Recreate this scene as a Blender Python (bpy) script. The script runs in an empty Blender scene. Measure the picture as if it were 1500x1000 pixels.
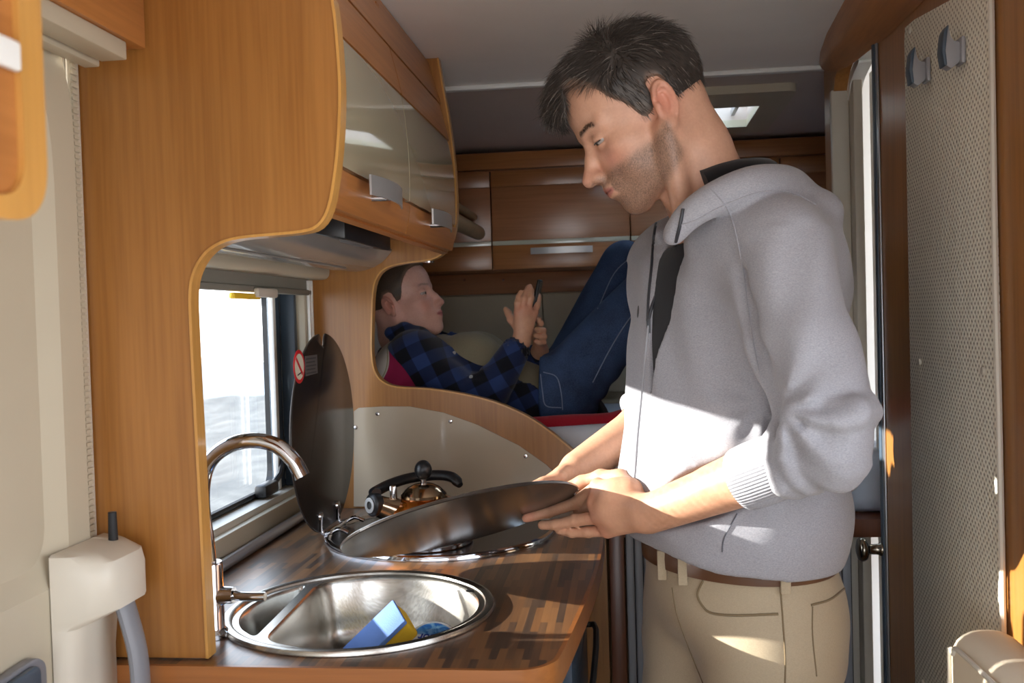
import bpy, bmesh, math, random
import numpy as np
from mathutils import Vector, Matrix
from mathutils.geometry import delaunay_2d_cdt
random.seed(7)
SC = bpy.context.scene
COL = SC.collection
# ------------------------------------------------------------------ camera
F = 1400.0
CAM = np.array([0.0, 0.0, 1.40])
def _n(v): return v / np.linalg.norm(v)
def _ray(px, py): return np.array([(px-750)/F, -(py-500)/F, -1.0])
_dy = _n(_ray(915, 460)); _r = math.radians(1.5)
_z = np.array([-math.sin(_r), math.cos(_r), 0.0]); _z = _n(_z - _dy*_z.dot(_dy))
CM = np.array([np.cross(_dy, _z), _dy, _z])            # camera -> world
def at(px, py, X=None, Y=None, Z=None):
    """world point on a plane of the room, measured from the photograph"""
    v = CM @ _ray(px, py)
    t = X/v[0] if X is not None else Y/v[1] if Y is not None else (Z-CAM[2])/v[2]
    return CAM + v*t
cam = bpy.data.cameras.new('camera'); camo = bpy.data.objects.new('camera', cam); COL.objects.link(camo)
m4 = Matrix.Identity(4)
for i in range(3):
    for j in range(3): m4[i][j] = CM[i][j]
    m4[i][3] = CAM[i]
camo.matrix_world = m4
cam.sensor_width = 36.0; cam.lens = F/1500*36.0; cam.clip_start = .05; cam.clip_end = 2000
cam.dof.use_dof = True; cam.dof.focus_distance = 1.6; cam.dof.aperture_fstop = 9.0
SC.camera = camo
# ------------------------------------------------------------------ world, sun, exposure
W = bpy.data.worlds.new('world'); SC.world = W; W.use_nodes = True
nt = W.node_tree; nt.nodes.clear()
o_ = nt.nodes.new('ShaderNodeOutputWorld'); b_ = nt.nodes.new('ShaderNodeBackground')
g_ = nt.nodes.new('ShaderNodeTexCoord'); s_ = nt.nodes.new('ShaderNodeSeparateXYZ'); r_ = nt.nodes.new('ShaderNodeValToRGB')
r_.color_ramp.elements[0].position = 0.0; r_.color_ramp.elements[0].color = (.97, .98, 1.0, 1)
r_.color_ramp.elements[1].position = .8; r_.color_ramp.elements[1].color = (.55, .72, 1.0, 1)
nt.links.new(g_.outputs['Generated'], s_.inputs[0]); nt.links.new(s_.outputs['Z'], r_.inputs[0])
nt.links.new(r_.outputs[0], b_.inputs['Color']); nt.links.new(b_.outputs[0], o_.inputs[0])
b_.inputs['Strength'].default_value = 4.0
sun = bpy.data.lights.new('sun', 'SUN'); suno = bpy.data.objects.new('sun', sun); COL.objects.link(suno)
SUN_DIR = Vector((1.0, 0.03, -0.25)).normalized()
suno.rotation_euler = SUN_DIR.to_track_quat('-Z', 'Y').to_euler(); suno.location = (-6, 2, 4)
sun.energy = 14.0; sun.angle = math.radians(.55); sun.color = (1.0, .95, .88)
SC.view_settings.view_transform = 'Standard'; SC.view_settings.look = 'None'
SC.view_settings.exposure = 0.42; SC.view_settings.gamma = 1.0; SC.view_settings.use_curve_mapping = False
SC.cycles.use_denoising = True; SC.cycles.max_bounces = 10; SC.cycles.diffuse_bounces = 6
SC.cycles.transparent_max_bounces = 16; SC.cycles.sample_clamp_indirect = 6.0
SC.cycles.caustics_reflective = False; SC.cycles.caustics_refractive = False
# ------------------------------------------------------------------ materials
def lin(r, g, b):
    f = lambda c: (c/255/12.92) if c/255 <= .04045 else ((c/255+.055)/1.055)**2.4
    return (f(r), f(g), f(b), 1)
MATS = {}
class NT:
    def __init__(s, name):
        s.m = bpy.data.materials.new(name); s.m.use_nodes = True; s.t = s.m.node_tree
        s.p = s.t.nodes['Principled BSDF']; s.out = s.t.nodes['Material Output']; MATS[name] = s.m
    def n(s, typ, **kw):
        nd = s.t.nodes.new(typ)
        for k, v in kw.items(): setattr(nd, k, v)
        return nd
    def l(s, a, b): s.t.links.new(a, b)
    def coords(s, scale=(1, 1, 1), rot=(0, 0, 0), kind='Object'):
        c = s.n('ShaderNodeTexCoord'); mp = s.n('ShaderNodeMapping'); s.l(c.outputs[kind], mp.inputs[0])
        mp.inputs['Scale'].default_value = scale; mp.inputs['Rotation'].default_value = rot; return mp.outputs[0]
    def noise(s, co, scale, detail=3, rough=.5, dist=0):
        nd = s.n('ShaderNodeTexNoise'); s.l(co, nd.inputs['Vector']); nd.inputs['Scale'].default_value = scale
        nd.inputs['Detail'].default_value = detail; nd.inputs['Roughness'].default_value = rough; nd.inputs['Distortion'].default_value = dist
        return nd.outputs['Fac']
    def ramp(s, fac, stops):
        nd = s.n('ShaderNodeValToRGB'); s.l(fac, nd.inputs[0]); e = nd.color_ramp.elements
        while len(e) > len(stops): e.remove(e[-1])
        while len(e) < len(stops): e.new(.5)
        for i, (p, c) in enumerate(stops): e[i].position = p; e[i].color = c
        return nd.outputs[0]
    def mix(s, fac, a, b, mode='MIX'):
        nd = s.n('ShaderNodeMix', data_type='RGBA', blend_type=mode)
        for sock, v in ((nd.inputs[0], fac), (nd.inputs[6], a), (nd.inputs[7], b)):
            if hasattr(v, 'is_linked'): s.l(v, sock)
            else: sock.default_value = v
        return nd.outputs[2]
    def bump(s, fac, strength=.2, dist=.002):
        nd = s.n('ShaderNodeBump'); s.l(fac, nd.inputs['Height']); nd.inputs['Strength'].default_value = strength
        nd.inputs['Distance'].default_value = dist; s.l(nd.outputs[0], s.p.inputs['Normal'])
    def set(s, **kw):
        for k, v in kw.items(): s.p.inputs[k.replace('_', ' ')].default_value = v
        return s
def plain(name, c, rough=.5, metal=0.0, var=.06, bump=0.0, bscale=200, coat=0.0, spec=.5):
    t = NT(name); co = t.coords(); nz = t.noise(co, 9, 4)
    a = tuple(x*(1-var) for x in c[:3])+(1,); b = tuple(min(1, x*(1+var)) for x in c[:3])+(1,)
    t.l(t.ramp(nz, [(.3, a), (.7, b)]), t.p.inputs['Base Color']); t.set(Roughness=rough, Metallic=metal, Coat_Weight=coat, Specular_IOR_Level=spec)
    if bump: t.bump(t.noise(co, bscale, 4), bump, .001)
    return t.m
def wood(name, c1, c2, axis=2, rough=.35, coat=.25, fine=1.0):
    t = NT(name); sc = [26.0, 26.0, 26.0]; sc[axis] = 1.6
    co = t.coords(tuple(sc)); n1 = t.noise(co, 1.0*fine, 5, .6, .6)
    sf = [150.0]*3; sf[axis] = 5.0; n2 = t.noise(t.coords(tuple(sf)), 1.0, 2)
    sb = [5.0]*3; sb[axis] = .9; n3 = t.noise(t.coords(tuple(sb)), 1.0, 2, .5, 1.0)
    base = t.ramp(n1, [(.28, c1), (.72, c2)])
    base = t.mix(.30, base, t.ramp(n2, [(.35, tuple(x*.62 for x in c1[:3])+(1,)), (.6, c2)]))
    base = t.mix(.30, base, t.ramp(n3, [(.35, tuple(x*.75 for x in c1[:3])+(1,)), (.65, tuple(min(1, x*1.12) for x in c2[:3])+(1,))]))
    t.l(base, t.p.inputs['Base Color']); t.set(Roughness=rough, Coat_Weight=coat, Coat_Roughness=.25); t.bump(n2, .05, .0005); return t.m
HON1, HON2 = lin(144, 92, 38), lin(174, 120, 60)
wood('honey_wood', HON1, HON2)
wood('honey_wood_y', lin(158, 98, 46), lin(188, 126, 68), axis=1)
wood('honey_wood_x', lin(152, 94, 50), lin(180, 118, 68), axis=0, rough=.3, coat=.4)
wood('edge_wood', lin(188, 134, 64), lin(210, 158, 84), rough=.3, coat=.4)
wood('orange_wood', lin(128, 76, 34), lin(154, 96, 48), axis=0, rough=.3, coat=.3)
wood('dark_wood', lin(96, 52, 30), lin(124, 70, 40), rough=.35)
plain('cream', lin(184, 175, 154), .38, var=.02)
plain('cream_light', lin(202, 196, 182), .4, var=.02)
plain('splash', lin(186, 172, 150), .22, var=.03, coat=.3)
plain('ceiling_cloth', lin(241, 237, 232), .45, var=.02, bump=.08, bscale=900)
plain('rear_cloth_shaded', lin(200, 184, 174), .55, var=.02, bump=.08, bscale=900)  # same cloth as the front ceiling, its shade put into a browner colour
plain('white_plastic', lin(232, 232, 228), .35, var=.02)
plain('grey_plastic', lin(120, 122, 128), .4, var=.03)
plain('grey_blind', lin(128, 126, 116), .8, var=.03)
plain('slate_plastic', lin(64, 78, 92), .4, var=.04)
plain('black_plastic', lin(22, 22, 24), .38, var=.1)
plain('black_rubber', lin(28, 28, 30), .7, var=.1)
plain('yellow_plastic', lin(236, 196, 50), .45, var=.03)
plain('aluminium', lin(176, 178, 182), .32, metal=.85, var=.03)
plain('chrome', lin(205, 205, 208), .08, metal=1.0, var=.01)
plain('satin_nickel', lin(190, 190, 190), .36, metal=.7, var=.03)
plain('knob_metal', lin(150, 142, 128), .2, metal=1.0, var=.03)
plain('floor_vinyl', lin(186, 168, 142), .5, var=.1)
plain('headliner_panel', lin(196, 184, 158), .75, var=.04, bump=.15, bscale=260)
plain('glossy_cream', lin(188, 178, 150), .07, var=.01, coat=1.0)
plain('pane_strip', lin(206, 202, 182), .12, var=.02, coat=.6)
plain('black_glass', lin(40, 34, 30), .24, var=.02, spec=.35)
plain('dark_enamel', lin(26, 26, 28), .25, var=.08)
t = NT('steel'); co = t.coords((1, 1, 1)); nz = t.noise(t.coords((8, 300, 60)), 3, 2)
t.l(t.ramp(nz, [(.3, lin(176, 172, 164)), (.7, lin(200, 196, 188))]), t.p.inputs['Base Color']); t.set(Metallic=1.0, Roughness=.27); t.bump(t.noise(co, 40, 2), .02, .001)
# striped block laminate of the worktop: a printed pattern
t = NT('worktop'); co = t.coords((1, 1, 1), (0, 0, math.radians(90)))
br = t.n('ShaderNodeTexBrick'); t.l(co, br.inputs['Vector']); br.offset = .37; br.squash = 1.0
for k, v in (('Scale', 1.0), ('Mortar Size', 0.0), ('Brick Width', .105), ('Row Height', .0105), ('Bias', 0.0)): br.inputs[k].default_value = v
br.inputs['Color1'].default_value = (0, 0, 0, 1); br.inputs['Color2'].default_value = (1, 1, 1, 1)
blk = t.ramp(br.outputs['Color'], [(.0, lin(58, 50, 44)), (.3, lin(78, 58, 46)), (.5, lin(128, 88, 54)), (.72, lin(88, 66, 50)), (1.0, lin(146, 102, 62))])
gr = t.noise(t.coords((260, 9, 30)), 1, 3)
t.l(t.mix(.22, blk, t.ramp(gr, [(.3, lin(48, 38, 32)), (.7, lin(130, 96, 66))])), t.p.inputs['Base Color']); t.set(Roughness=.3, Coat_Weight=.35, Coat_Roughness=.22)
# woven wall cloth
t = NT('woven_cloth'); co = t.coords((1, 1, 1), (math.radians(45), 0, 0)); wv = []
for d_ in ('Y', 'Z'):
    w = t.n('ShaderNodeTexWave', wave_type='BANDS', bands_direction=d_); t.l(co, w.inputs['Vector']); w.inputs['Scale'].default_value = 36; w.inputs['Distortion'].default_value = .4; w.inputs['Detail'].default_value = 0; wv.append(w.outputs['Fac'])
mu = t.n('ShaderNodeMath', operation='MULTIPLY'); t.l(wv[0], mu.inputs[0]); t.l(wv[1], mu.inputs[1])
t.l(t.ramp(mu.outputs[0], [(.10, lin(240, 237, 222)), (.5, lin(228, 224, 208)), (.8, lin(156, 150, 134))]), t.p.inputs['Base Color']); t.set(Roughness=.55)
iv = t.n('ShaderNodeMath', operation='SUBTRACT'); iv.inputs[0].default_value = 1; t.l(mu.outputs[0], iv.inputs[1]); t.bump(iv.outputs[0], .8, .002)
# clear acrylic
def glassy(name, tint, gl=.08, rough=.02, haze=None, hz=0.0):
    t = NT(name); tr = t.n('ShaderNodeBsdfTransparent'); tr.inputs[0].default_value = tint
    gs = t.n('ShaderNodeBsdfGlossy'); gs.inputs['Roughness'].default_value = rough
    lw_ = t.n('ShaderNodeLayerWeight'); lw_.inputs[0].default_value = .5; pw = t.n('ShaderNodeMath', operation='POWER'); t.l(lw_.outputs['Facing'], pw.inputs[0]); pw.inputs[1].default_value = 4.0
    mr = t.n('ShaderNodeMapRange'); t.l(pw.outputs[0], mr.inputs[0]); mr.inputs[3].default_value = .03; mr.inputs[4].default_value = .55
    mx = t.n('ShaderNodeMixShader'); t.l(mr.outputs[0], mx.inputs[0]); t.l(tr.outputs[0], mx.inputs[1]); t.l(gs.outputs[0], mx.inputs[2]); last = mx.outputs[0]
    if haze:
        df = t.n('ShaderNodeBsdfTranslucent'); df.inputs[0].default_value = haze; m2 = t.n('ShaderNodeMixShader'); m2.inputs[0].default_value = hz
        t.l(last, m2.inputs[1]); t.l(df.outputs[0], m2.inputs[2]); last = m2.outputs[0]
    t.l(last, t.out.inputs[0]); return t.m
glassy('acrylic', (.97, .98, .98, 1))
plain('smoked_cover', lin(148, 144, 138), .22, var=.03, coat=.3)
glassy('hatch_pane', (.9, .95, .95, 1), haze=(.9, .95, .95, 1), hz=.6)
# ------------------------------------------------------------------ object helpers
def mat(m): return MATS[m] if isinstance(m, str) else m
def tag(o, label, cat, group=None):
    o['label'] = label; o['category'] = cat
    if group: o['group'] = group
    return o
def thing(name, loc, label, cat, group=None):
    o = bpy.data.objects.new(name, None); COL.objects.link(o); o.location = loc; o.empty_display_size = .05
    return tag(o, label, cat, group)
def adopt(o, parent):
    o.parent = parent
    o.matrix_parent_inverse = Matrix.Translation(-Vector(parent.location))   # meshes are built in room coordinates
def struct(o): o['kind'] = 'structure'; return o
def obj(name, verts, faces, m, parent=None, smooth=False, bevel=0.0, seg=2, angle=35):
    me = bpy.data.meshes.new(name); bm = bmesh.new()
    vs = [bm.verts.new(tuple(float(c) for c in v)) for v in verts]
    for f in faces:
        try: bm.faces.new([vs[i] for i in f])
        except ValueError: pass
    bmesh.ops.recalc_face_normals(bm, faces=bm.faces)
    if bevel:
        ed = [e for e in bm.edges if len(e.link_faces) == 2 and e.calc_face_angle(0) > math.radians(angle)]
        if ed: bmesh.ops.bevel(bm, geom=ed, offset=bevel, segments=seg, affect='EDGES', profile=.5, clamp_overlap=True)
    bm.to_mesh(me); bm.free()
    me.materials.append(mat(m))
    if smooth or bevel:
        me.polygons.foreach_set('use_smooth', [True]*len(me.polygons))
        me.set_sharp_from_angle(angle=math.radians(40))
    o = bpy.data.objects.new(name, me); COL.objects.link(o)
    if parent is not None: adopt(o, parent)
    return o
BF = [(0, 1, 3, 2), (4, 6, 7, 5), (0, 4, 5, 1), (2, 3, 7, 6), (0, 2, 6, 4), (1, 5, 7, 3)]
def boxvf(lo, hi): return [(x, y, z) for x in (lo[0], hi[0]) for y in (lo[1], hi[1]) for z in (lo[2], hi[2])], BF
def box(name, lo, hi, m, parent=None, bevel=.002, seg=2): v, f = boxvf(lo, hi); return obj(name, v, f, m, parent, bevel=bevel, seg=seg)
def boxes(name, lst, m, parent=None, bevel=0.0):
    V, Fc = [], []
    for lo, hi in lst:
        v, f = boxvf(lo, hi); n = len(V); V += v; Fc += [tuple(i+n for i in q) for q in f]
    return obj(name, V, Fc, m, parent, bevel=bevel)
def rounded(pts, r, n=6):
    """round the corners of a closed 2-D polygon; r is a number or a list"""
    out = []; k = len(pts)
    for i in range(k):
        rr = r[i] if isinstance(r, (list, tuple)) else r
        p = np.array(pts[i], float); a = np.array(pts[i-1], float)-p; b = np.array(pts[(i+1) % k], float)-p
        la, lb = np.linalg.norm(a), np.linalg.norm(b)
        if rr <= 0: out.append(tuple(p)); continue
        d = min(rr, la*.49, lb*.49); s, e = p+a/la*d, p+b/lb*d
        for j in range(n+1):
            u = j/n; out.append(tuple((1-u)**2*s+2*u*(1-u)*p+u*u*e))
    return out
def cat(pts, n=6, closed=False):
    """catmull-rom through points"""
    P = [np.array(p, float) for p in pts]; k = len(P); out = []
    for i in range(k if closed else k-1):
        p0 = P[i-1] if (i > 0 or closed) else 2*P[0]-P[1]; p1 = P[i]; p2 = P[(i+1) % k]
        p3 = P[(i+2) % k] if (i+2 < k or closed) else 2*P[-1]-P[-2]
        for j in range(n):
            u = j/n; out.append(.5*((2*p1)+(-p0+p2)*u+(2*p0-5*p1+4*p2-p3)*u*u+(-p0+3*p1-3*p2+p3)*u**3))
    if not closed: out.append(P[-1])
    return out
def lift(p, axis, c):
    return (c, p[0], p[1]) if axis == 0 else (p[0], c, p[1]) if axis == 1 else (p[0], p[1], c)
def prism(name, pts, axis, a, b, m, parent=None, bevel=0.0, holes=(), smooth=False, seg=2):
    """extrude a 2-D outline (with holes) along an axis"""
    loops = [list(pts)]+[list(h) for h in holes]
    if not holes:
        n = len(pts); V = [lift(p, axis, a) for p in pts]+[lift(p, axis, b) for p in pts]
        Fc = [tuple(range(n)), tuple(range(2*n-1, n-1, -1))]+[(i, (i+1) % n, n+(i+1) % n, n+i) for i in range(n)]
        return obj(name, V, Fc, m, parent, bevel=bevel, smooth=smooth, seg=seg)
    P2, E = [], []
    for L in loops:
        s = len(P2); P2 += [Vector((p[0], p[1])) for p in L]; E += [(s+i, s+(i+1) % len(L)) for i in range(len(L))]
    co, ed, fa, *_ = delaunay_2d_cdt(P2, E, [], 1, 1e-6)
    def inside(p, L):
        c = False; j = len(L)-1
        for i in range(len(L)):
            if (L[i][1] > p[1]) != (L[j][1] > p[1]) and p[0] < (L[j][0]-L[i][0])*(p[1]-L[i][1])/(L[j][1]-L[i][1])+L[i][0]: c = not c
            j = i
        return c
    T = []
    for f in fa:
        c = sum((co[i] for i in f), Vector((0, 0)))/len(f)
        if inside(c, loops[0]) and not any(inside(c, h) for h in loops[1:]): T.append(tuple(f))
    n = len(co); V = [lift(p, axis, a) for p in co]+[lift(p, axis, b) for p in co]
    Fc = T+[tuple(i+n for i in reversed(f)) for f in T]
    cnt = {}
    for f in T:
        for i in range(len(f)):
            e = (f[i], f[(i+1) % len(f)]); cnt[tuple(sorted(e))] = cnt.get(tuple(sorted(e)), 0)+1
    Fc += [(e[0], e[1], e[1]+n, e[0]+n) for e, c in cnt.items() if c == 1]
    return obj(name, V, Fc, m, parent, bevel=bevel, smooth=smooth)
def sweepvf(pts, r, seg=12, close=False, caps=True, flat=1.0, up=None):
    P = [np.array(p, float) for p in pts]; k = len(P); R = [r]*k if not hasattr(r, '__len__') else list(r)
    V, Fc = [], []; prev = None
    for i in range(k):
        t_ = P[(i+1) % k]-P[i-1] if close else (P[min(i+1, k-1)]-P[max(i-1, 0)]); t_ = t_/(np.linalg.norm(t_)+1e-12)
        if prev is None:
            u = np.array(up if up is not None else ((0, 0, 1) if abs(t_[2]) < .9 else (1, 0, 0)), float)
        else: u = prev
        u = u-t_*u.dot(t_); u = u/(np.linalg.norm(u)+1e-12); prev = u; w = np.cross(t_, u)
        for j in range(seg):
            a = 2*math.pi*j/seg; V.append(P[i]+(u*math.cos(a)*flat+w*math.sin(a))*R[i])
    for i in range(k if close else k-1):
        i2 = (i+1) % k
        for j in range(seg): Fc.append((i*seg+j, i*seg+(j+1) % seg, i2*seg+(j+1) % seg, i2*seg+j))
    if caps and not close: Fc += [tuple(range(seg)), tuple(range((k-1)*seg, k*seg))]
    return V, Fc
def tube(name, pts, r, m, parent=None, seg=12, close=False, flat=1.0, up=None):
    v, f = sweepvf(pts, r, seg, close, True, flat, up); return obj(name, v, f, m, parent, smooth=True)
def lathe(name, prof, c, m, parent=None, seg=40, axis=(0, 0, 1), sx=1.0, sy=1.0):
    """revolve (radius, height) around an axis through c"""
    q = Vector((0, 0, 1)).rotation_difference(Vector(axis)).to_matrix(); V, Fc = [], []; k = len(prof)
    for (r, h) in prof:
        for j in range(seg):
            a = 2*math.pi*j/seg; p = q @ Vector((r*math.cos(a)*sx, r*math.sin(a)*sy, h)); V.append((p.x+c[0], p.y+c[1], p.z+c[2]))
    for i in range(k-1):
        for j in range(seg): Fc.append((i*seg+j, i*seg+(j+1) % seg, (i+1)*seg+(j+1) % seg, (i+1)*seg+j))
    mxr = max(q_[0] for q_ in prof); ring = prof[0][0] > .4*mxr and prof[-1][0] > .4*mxr
    if prof[0][0] > 1e-6 and not ring: Fc.append(tuple(range(seg)))
    if prof[-1][0] > 1e-6 and not ring: Fc.append(tuple(range((k-1)*seg, k*seg)))
    o = obj(name, V, Fc, m, parent, smooth=True)
    bm = bmesh.new(); bm.from_mesh(o.data); bmesh.ops.remove_doubles(bm, verts=bm.verts, dist=1e-6); bmesh.ops.recalc_face_normals(bm, faces=bm.faces); bm.to_mesh(o.data); bm.free()
    return o
def ribbon(name, pts, axis, a, b, th, m, parent=None):
    """edge band: a strip of thickness th following an open 2-D line, extruded along an axis"""
    P = [np.array(p, float) for p in pts]; n = len(P); off = []
    for i in range(n):
        t_ = P[min(i+1, n-1)]-P[max(i-1, 0)]; t_ /= np.linalg.norm(t_); off.append(P[i]+np.array([-t_[1], t_[0]])*th)
    loop = [tuple(p) for p in P]+[tuple(p) for p in reversed(off)]
    return prism(name, loop, axis, a, b, m, parent, smooth=True)
def circle(cx, cy, r, n=48, ry=None): return [(cx+r*math.cos(2*math.pi*i/n), cy+(ry or r)*math.sin(2*math.pi*i/n)) for i in range(n)]
def xz(px, py, Y): p = at(px, py, Y=Y); return (p[0], p[2])
def yz(px, py, X): p = at(px, py, X=X); return (p[1], p[2])
# ================================================================== the shell of the motorhome
ZC = .98; CEIL = 1.98; XW = -.72; XR = .49
def place_ground():
    # land falling away to a pale sea outside the window
    V, Fc = [], []; NX, NY = 60, 60; rnd = random.Random(3)
    xs = [-1.6-58*(i/NX)**1.6 for i in range(NX+1)]; ys = [-25+60*j/NY for j in range(NY+1)]
    for x in xs:
        for y in ys:
            z = -.75+(x+1.6)*.085+.02*(y-1.5)*min(1, -x/20)+rnd.uniform(-.10, .10)*min(2.2, .3-x/14)
            V.append((x, y, z))
    for i in range(NX):
        for j in range(NY): a = i*(NY+1)+j; Fc.append((a, a+1, a+NY+2, a+NY+1))
    g = obj('hillside', V, Fc, 'scrub', smooth=True); struct(g)
    s = obj('sea', [(-20, -400, -15), (-20, 400, -15), (-400, 400, -15), (-400, -400, -15)], [(0, 1, 2, 3)], 'sea_water'); struct(s)
t = NT('scrub'); t.l(t.ramp(t.noise(t.coords(), .9, 8, .7), [(.3, lin(70, 70, 68)), (.5, lin(96, 94, 88)), (.7, lin(122, 118, 110))]), t.p.inputs['Base Color']); t.set(Roughness=.9)
t = NT('sea_water'); t.l(t.ramp(t.noise(t.coords((.02, .004, 1)), 3, 5), [(.3, lin(118, 130, 140)), (.7, lin(140, 150, 158))]), t.p.inputs['Base Color']); t.set(Roughness=.6)
place_ground()
struct(box('floor', (-.74, -.75, -.04), (1.46, 3.62, 0), 'floor_vinyl', bevel=0))
# ceiling: front skin, rear skin with the roof hatch hole
HX0, HX1, HY0, HY1 = -.03, .385, 2.69, 2.985
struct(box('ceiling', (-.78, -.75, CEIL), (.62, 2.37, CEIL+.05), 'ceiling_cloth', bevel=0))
struct(prism('ceiling_rear', [(-.78, 2.37), (1.46, 2.37), (1.46, 3.62), (-.78, 3.62)], 2, CEIL, CEIL+.05, 'rear_cloth_shaded', holes=[[(HX0, HY0), (HX1, HY0), (HX1, HY1), (HX0, HY1)]]))
struct(box('trim_1', (-.74, 2.362, CEIL-.012), (.50, 2.384, CEIL-.0005), 'white_plastic', bevel=.003))
struct(box('trim_2', (-.74, 3.36, CEIL-.016), (1.40, 3.40, CEIL-.0005), 'white_plastic', bevel=.003))
# left wall with the kitchen window hole and the entrance door hole
WY0, WY1, WZ0, WZ1 = 1.185, 2.035, 1.045, 1.50
struct(boxes('wall_left', [((XW-.04, 1.13, 0), (XW, 2.10, WZ0)), ((XW-.04, 1.13, WZ1), (XW, 2.10, CEIL)), ((XW-.04, 1.13, WZ0), (XW, WY0, WZ1)), ((XW-.04, WY1, WZ0), (XW, 2.10, WZ1)),
                           ((XW-.08, 2.10, 0), (XW-.04, 3.62, CEIL)), ((XW-.04, .30, 1.84), (XW, 1.13, CEIL)), ((XW-.04, -.75, 0), (XW, .30, .95)), ((XW-.04, -.75, 1.62), (XW, .30, CEIL)), ((XW-.04, -.75, .95), (XW, .30, 1.62))], 'cream_light'))
struct(prism('wall_front_added', [(-.78, 0), (.62, 0), (.62, CEIL), (-.78, CEIL)], 1, -.80, -.75, 'cream_light', holes=[rounded([(-.66, .55), (.46, .55), (.46, 1.75), (-.66, 1.75)], .08)]))  # unseen wall added behind the camera; its opening is sized for interior brightness
struct(box('wall_rear', (-.80, 3.52, 0), (1.46, 3.58, CEIL), 'headliner_panel', bevel=0))
struct(box('wall_far_right', (1.42, 2.37, 0), (1.46, 3.62, CEIL), 'cream_light', bevel=0))
# roof hatch over the bed
h = thing('roof_hatch', ((HX0+HX1)/2, (HY0+HY1)/2, CEIL), 'beige framed roof hatch letting daylight in above the bed', 'hatch')
fr = [(HX0-.07, HY0-.165), (HX1+.07, HY0-.165), (HX1+.07, HY1+.10), (HX0-.07, HY1+.10)]
prism('frame', rounded(fr, .03), 2, CEIL-.022, CEIL-.0005, 'cream', h, holes=[[(HX0+.004, HY0+.004), (HX1-.004, HY0+.004), (HX1-.004, HY1-.004), (HX0+.004, HY1-.004)]])
boxes('shaft', [((HX0, HY0, CEIL+.05), (HX1, HY0+.006, CEIL+.09)), ((HX0, HY1-.006, CEIL+.05), (HX1, HY1, CEIL+.09)), ((HX0, HY0, CEIL+.05), (HX0+.006, HY1, CEIL+.09)), ((HX1-.006, HY0, CEIL+.05), (HX1, HY1, CEIL+.09))], 'white_plastic', h)
box('pane', (HX0+.006, HY0+.006, CEIL+.08), (HX1-.006, HY1-.006, CEIL+.085), 'hatch_pane', h, bevel=0)
box('blind_rail', (HX1-.05, HY0+.006, CEIL+.012), (HX1-.038, HY1-.006, CEIL+.03), 'aluminium', h, bevel=.002)
# ------------------------------------------------------------------ kitchen window
wn = thing('window_1', (XW, 1.62, WZ0), 'top-hung acrylic side window with black frame above the worktop', 'window'); struct(wn)
GX = XW-.055
fo = rounded([(WY0-.02, WZ0-.05), (WY1+.02, WZ0-.05), (WY1+.02, WZ1+.03), (WY0-.02, WZ1+.03)], .05)
fi = rounded([(WY0+.02, WZ0+.004), (WY1-.045, WZ0+.004), (WY1-.045, WZ1-.01), (WY0+.02, WZ1-.01)], .05)
prism('frame', fo, 0, GX-.004, GX+.014, 'black_plastic', wn, holes=[fi], bevel=0)
prism('pane', rounded([(WY0, WZ0-.02), (WY1-.02, WZ0-.02), (WY1-.02, WZ1), (WY0, WZ1)], .05), 0, GX-.012, GX-.006, 'acrylic', wn)
for k, (z, x) in enumerate(((WZ0-.010, XW-.022), (WZ0+.008, XW-.04))):
    tube('sash_rail', [(x, WY0, z), (x, WY1, z)], .007, 'black_plastic', wn, 8)
box('frame_sill', (XW-.05, WY0, WZ0-.035), (XW+.002, WY1, WZ0-.018), 'black_plastic', wn, bevel=.003)
box('side_profile', (XW-.045, WY1-.055, WZ0), (XW-.028, WY1-.018, WZ1), 'slate_plastic', wn, bevel=.004)
box('side_profile', (XW-.034, WY1-.075, WZ0), (XW-.022, WY1-.058, WZ1), 'white_plastic', wn, bevel=.003)
box('side_profile', (XW-.03, WY1-.016, WZ0), (XW+.003, WY1, WZ1), 'slate_plastic', wn, bevel=.003)
lt = at(388, 742, X=XW-.03)
lk = box('latch', (XW-.035, lt[1]-.045, WZ0+.004), (XW-.008, lt[1]+.03, WZ0+.030), 'black_plastic', wn, bevel=.006)
tube('lever', [(XW-.02, lt[1]+.02, WZ0+.02), (XW-.018, lt[1]+.06, WZ0+.035), (XW-.016, lt[1]+.085, WZ0+.075)], [.007, .007, .005], 'black_plastic', lk, 8)
l2 = box('latch', (XW-.035, 1.36, WZ0+.004), (XW-.01, 1.42, WZ0+.025), 'black_plastic', wn, bevel=.005)
tube('lever', [(XW-.02, 1.40, WZ0+.02), (XW-.016, 1.45, WZ0+.05)], [.007, .005], 'black_plastic', l2, 8)
struct(boxes('trim_3', [((XW-.001, 1.165, ZC+.012), (XW+.016, 2.098, WZ0-.012)), ((XW-.001, WY1+.001, WZ0-.012), (XW+.022, 2.098, WZ1+.02))], 'cream', bevel=.003))
for k, y in enumerate((WY1+.012, WY1+.030)): struct(box('trim_%d' % (4+k), (XW+.0225, y, ZC+.05), (XW+.030, y+.008, WZ1-.005), 'white_plastic', bevel=.002))
rl = tube('sill_rail', [(XW+.026, 1.162, ZC+.011), (XW+.026, 2.095, ZC+.011)], .0105, 'aluminium', None, 14); tag(rl, 'round grey metal rail along the foot of the kitchen window', 'rail')
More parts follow.
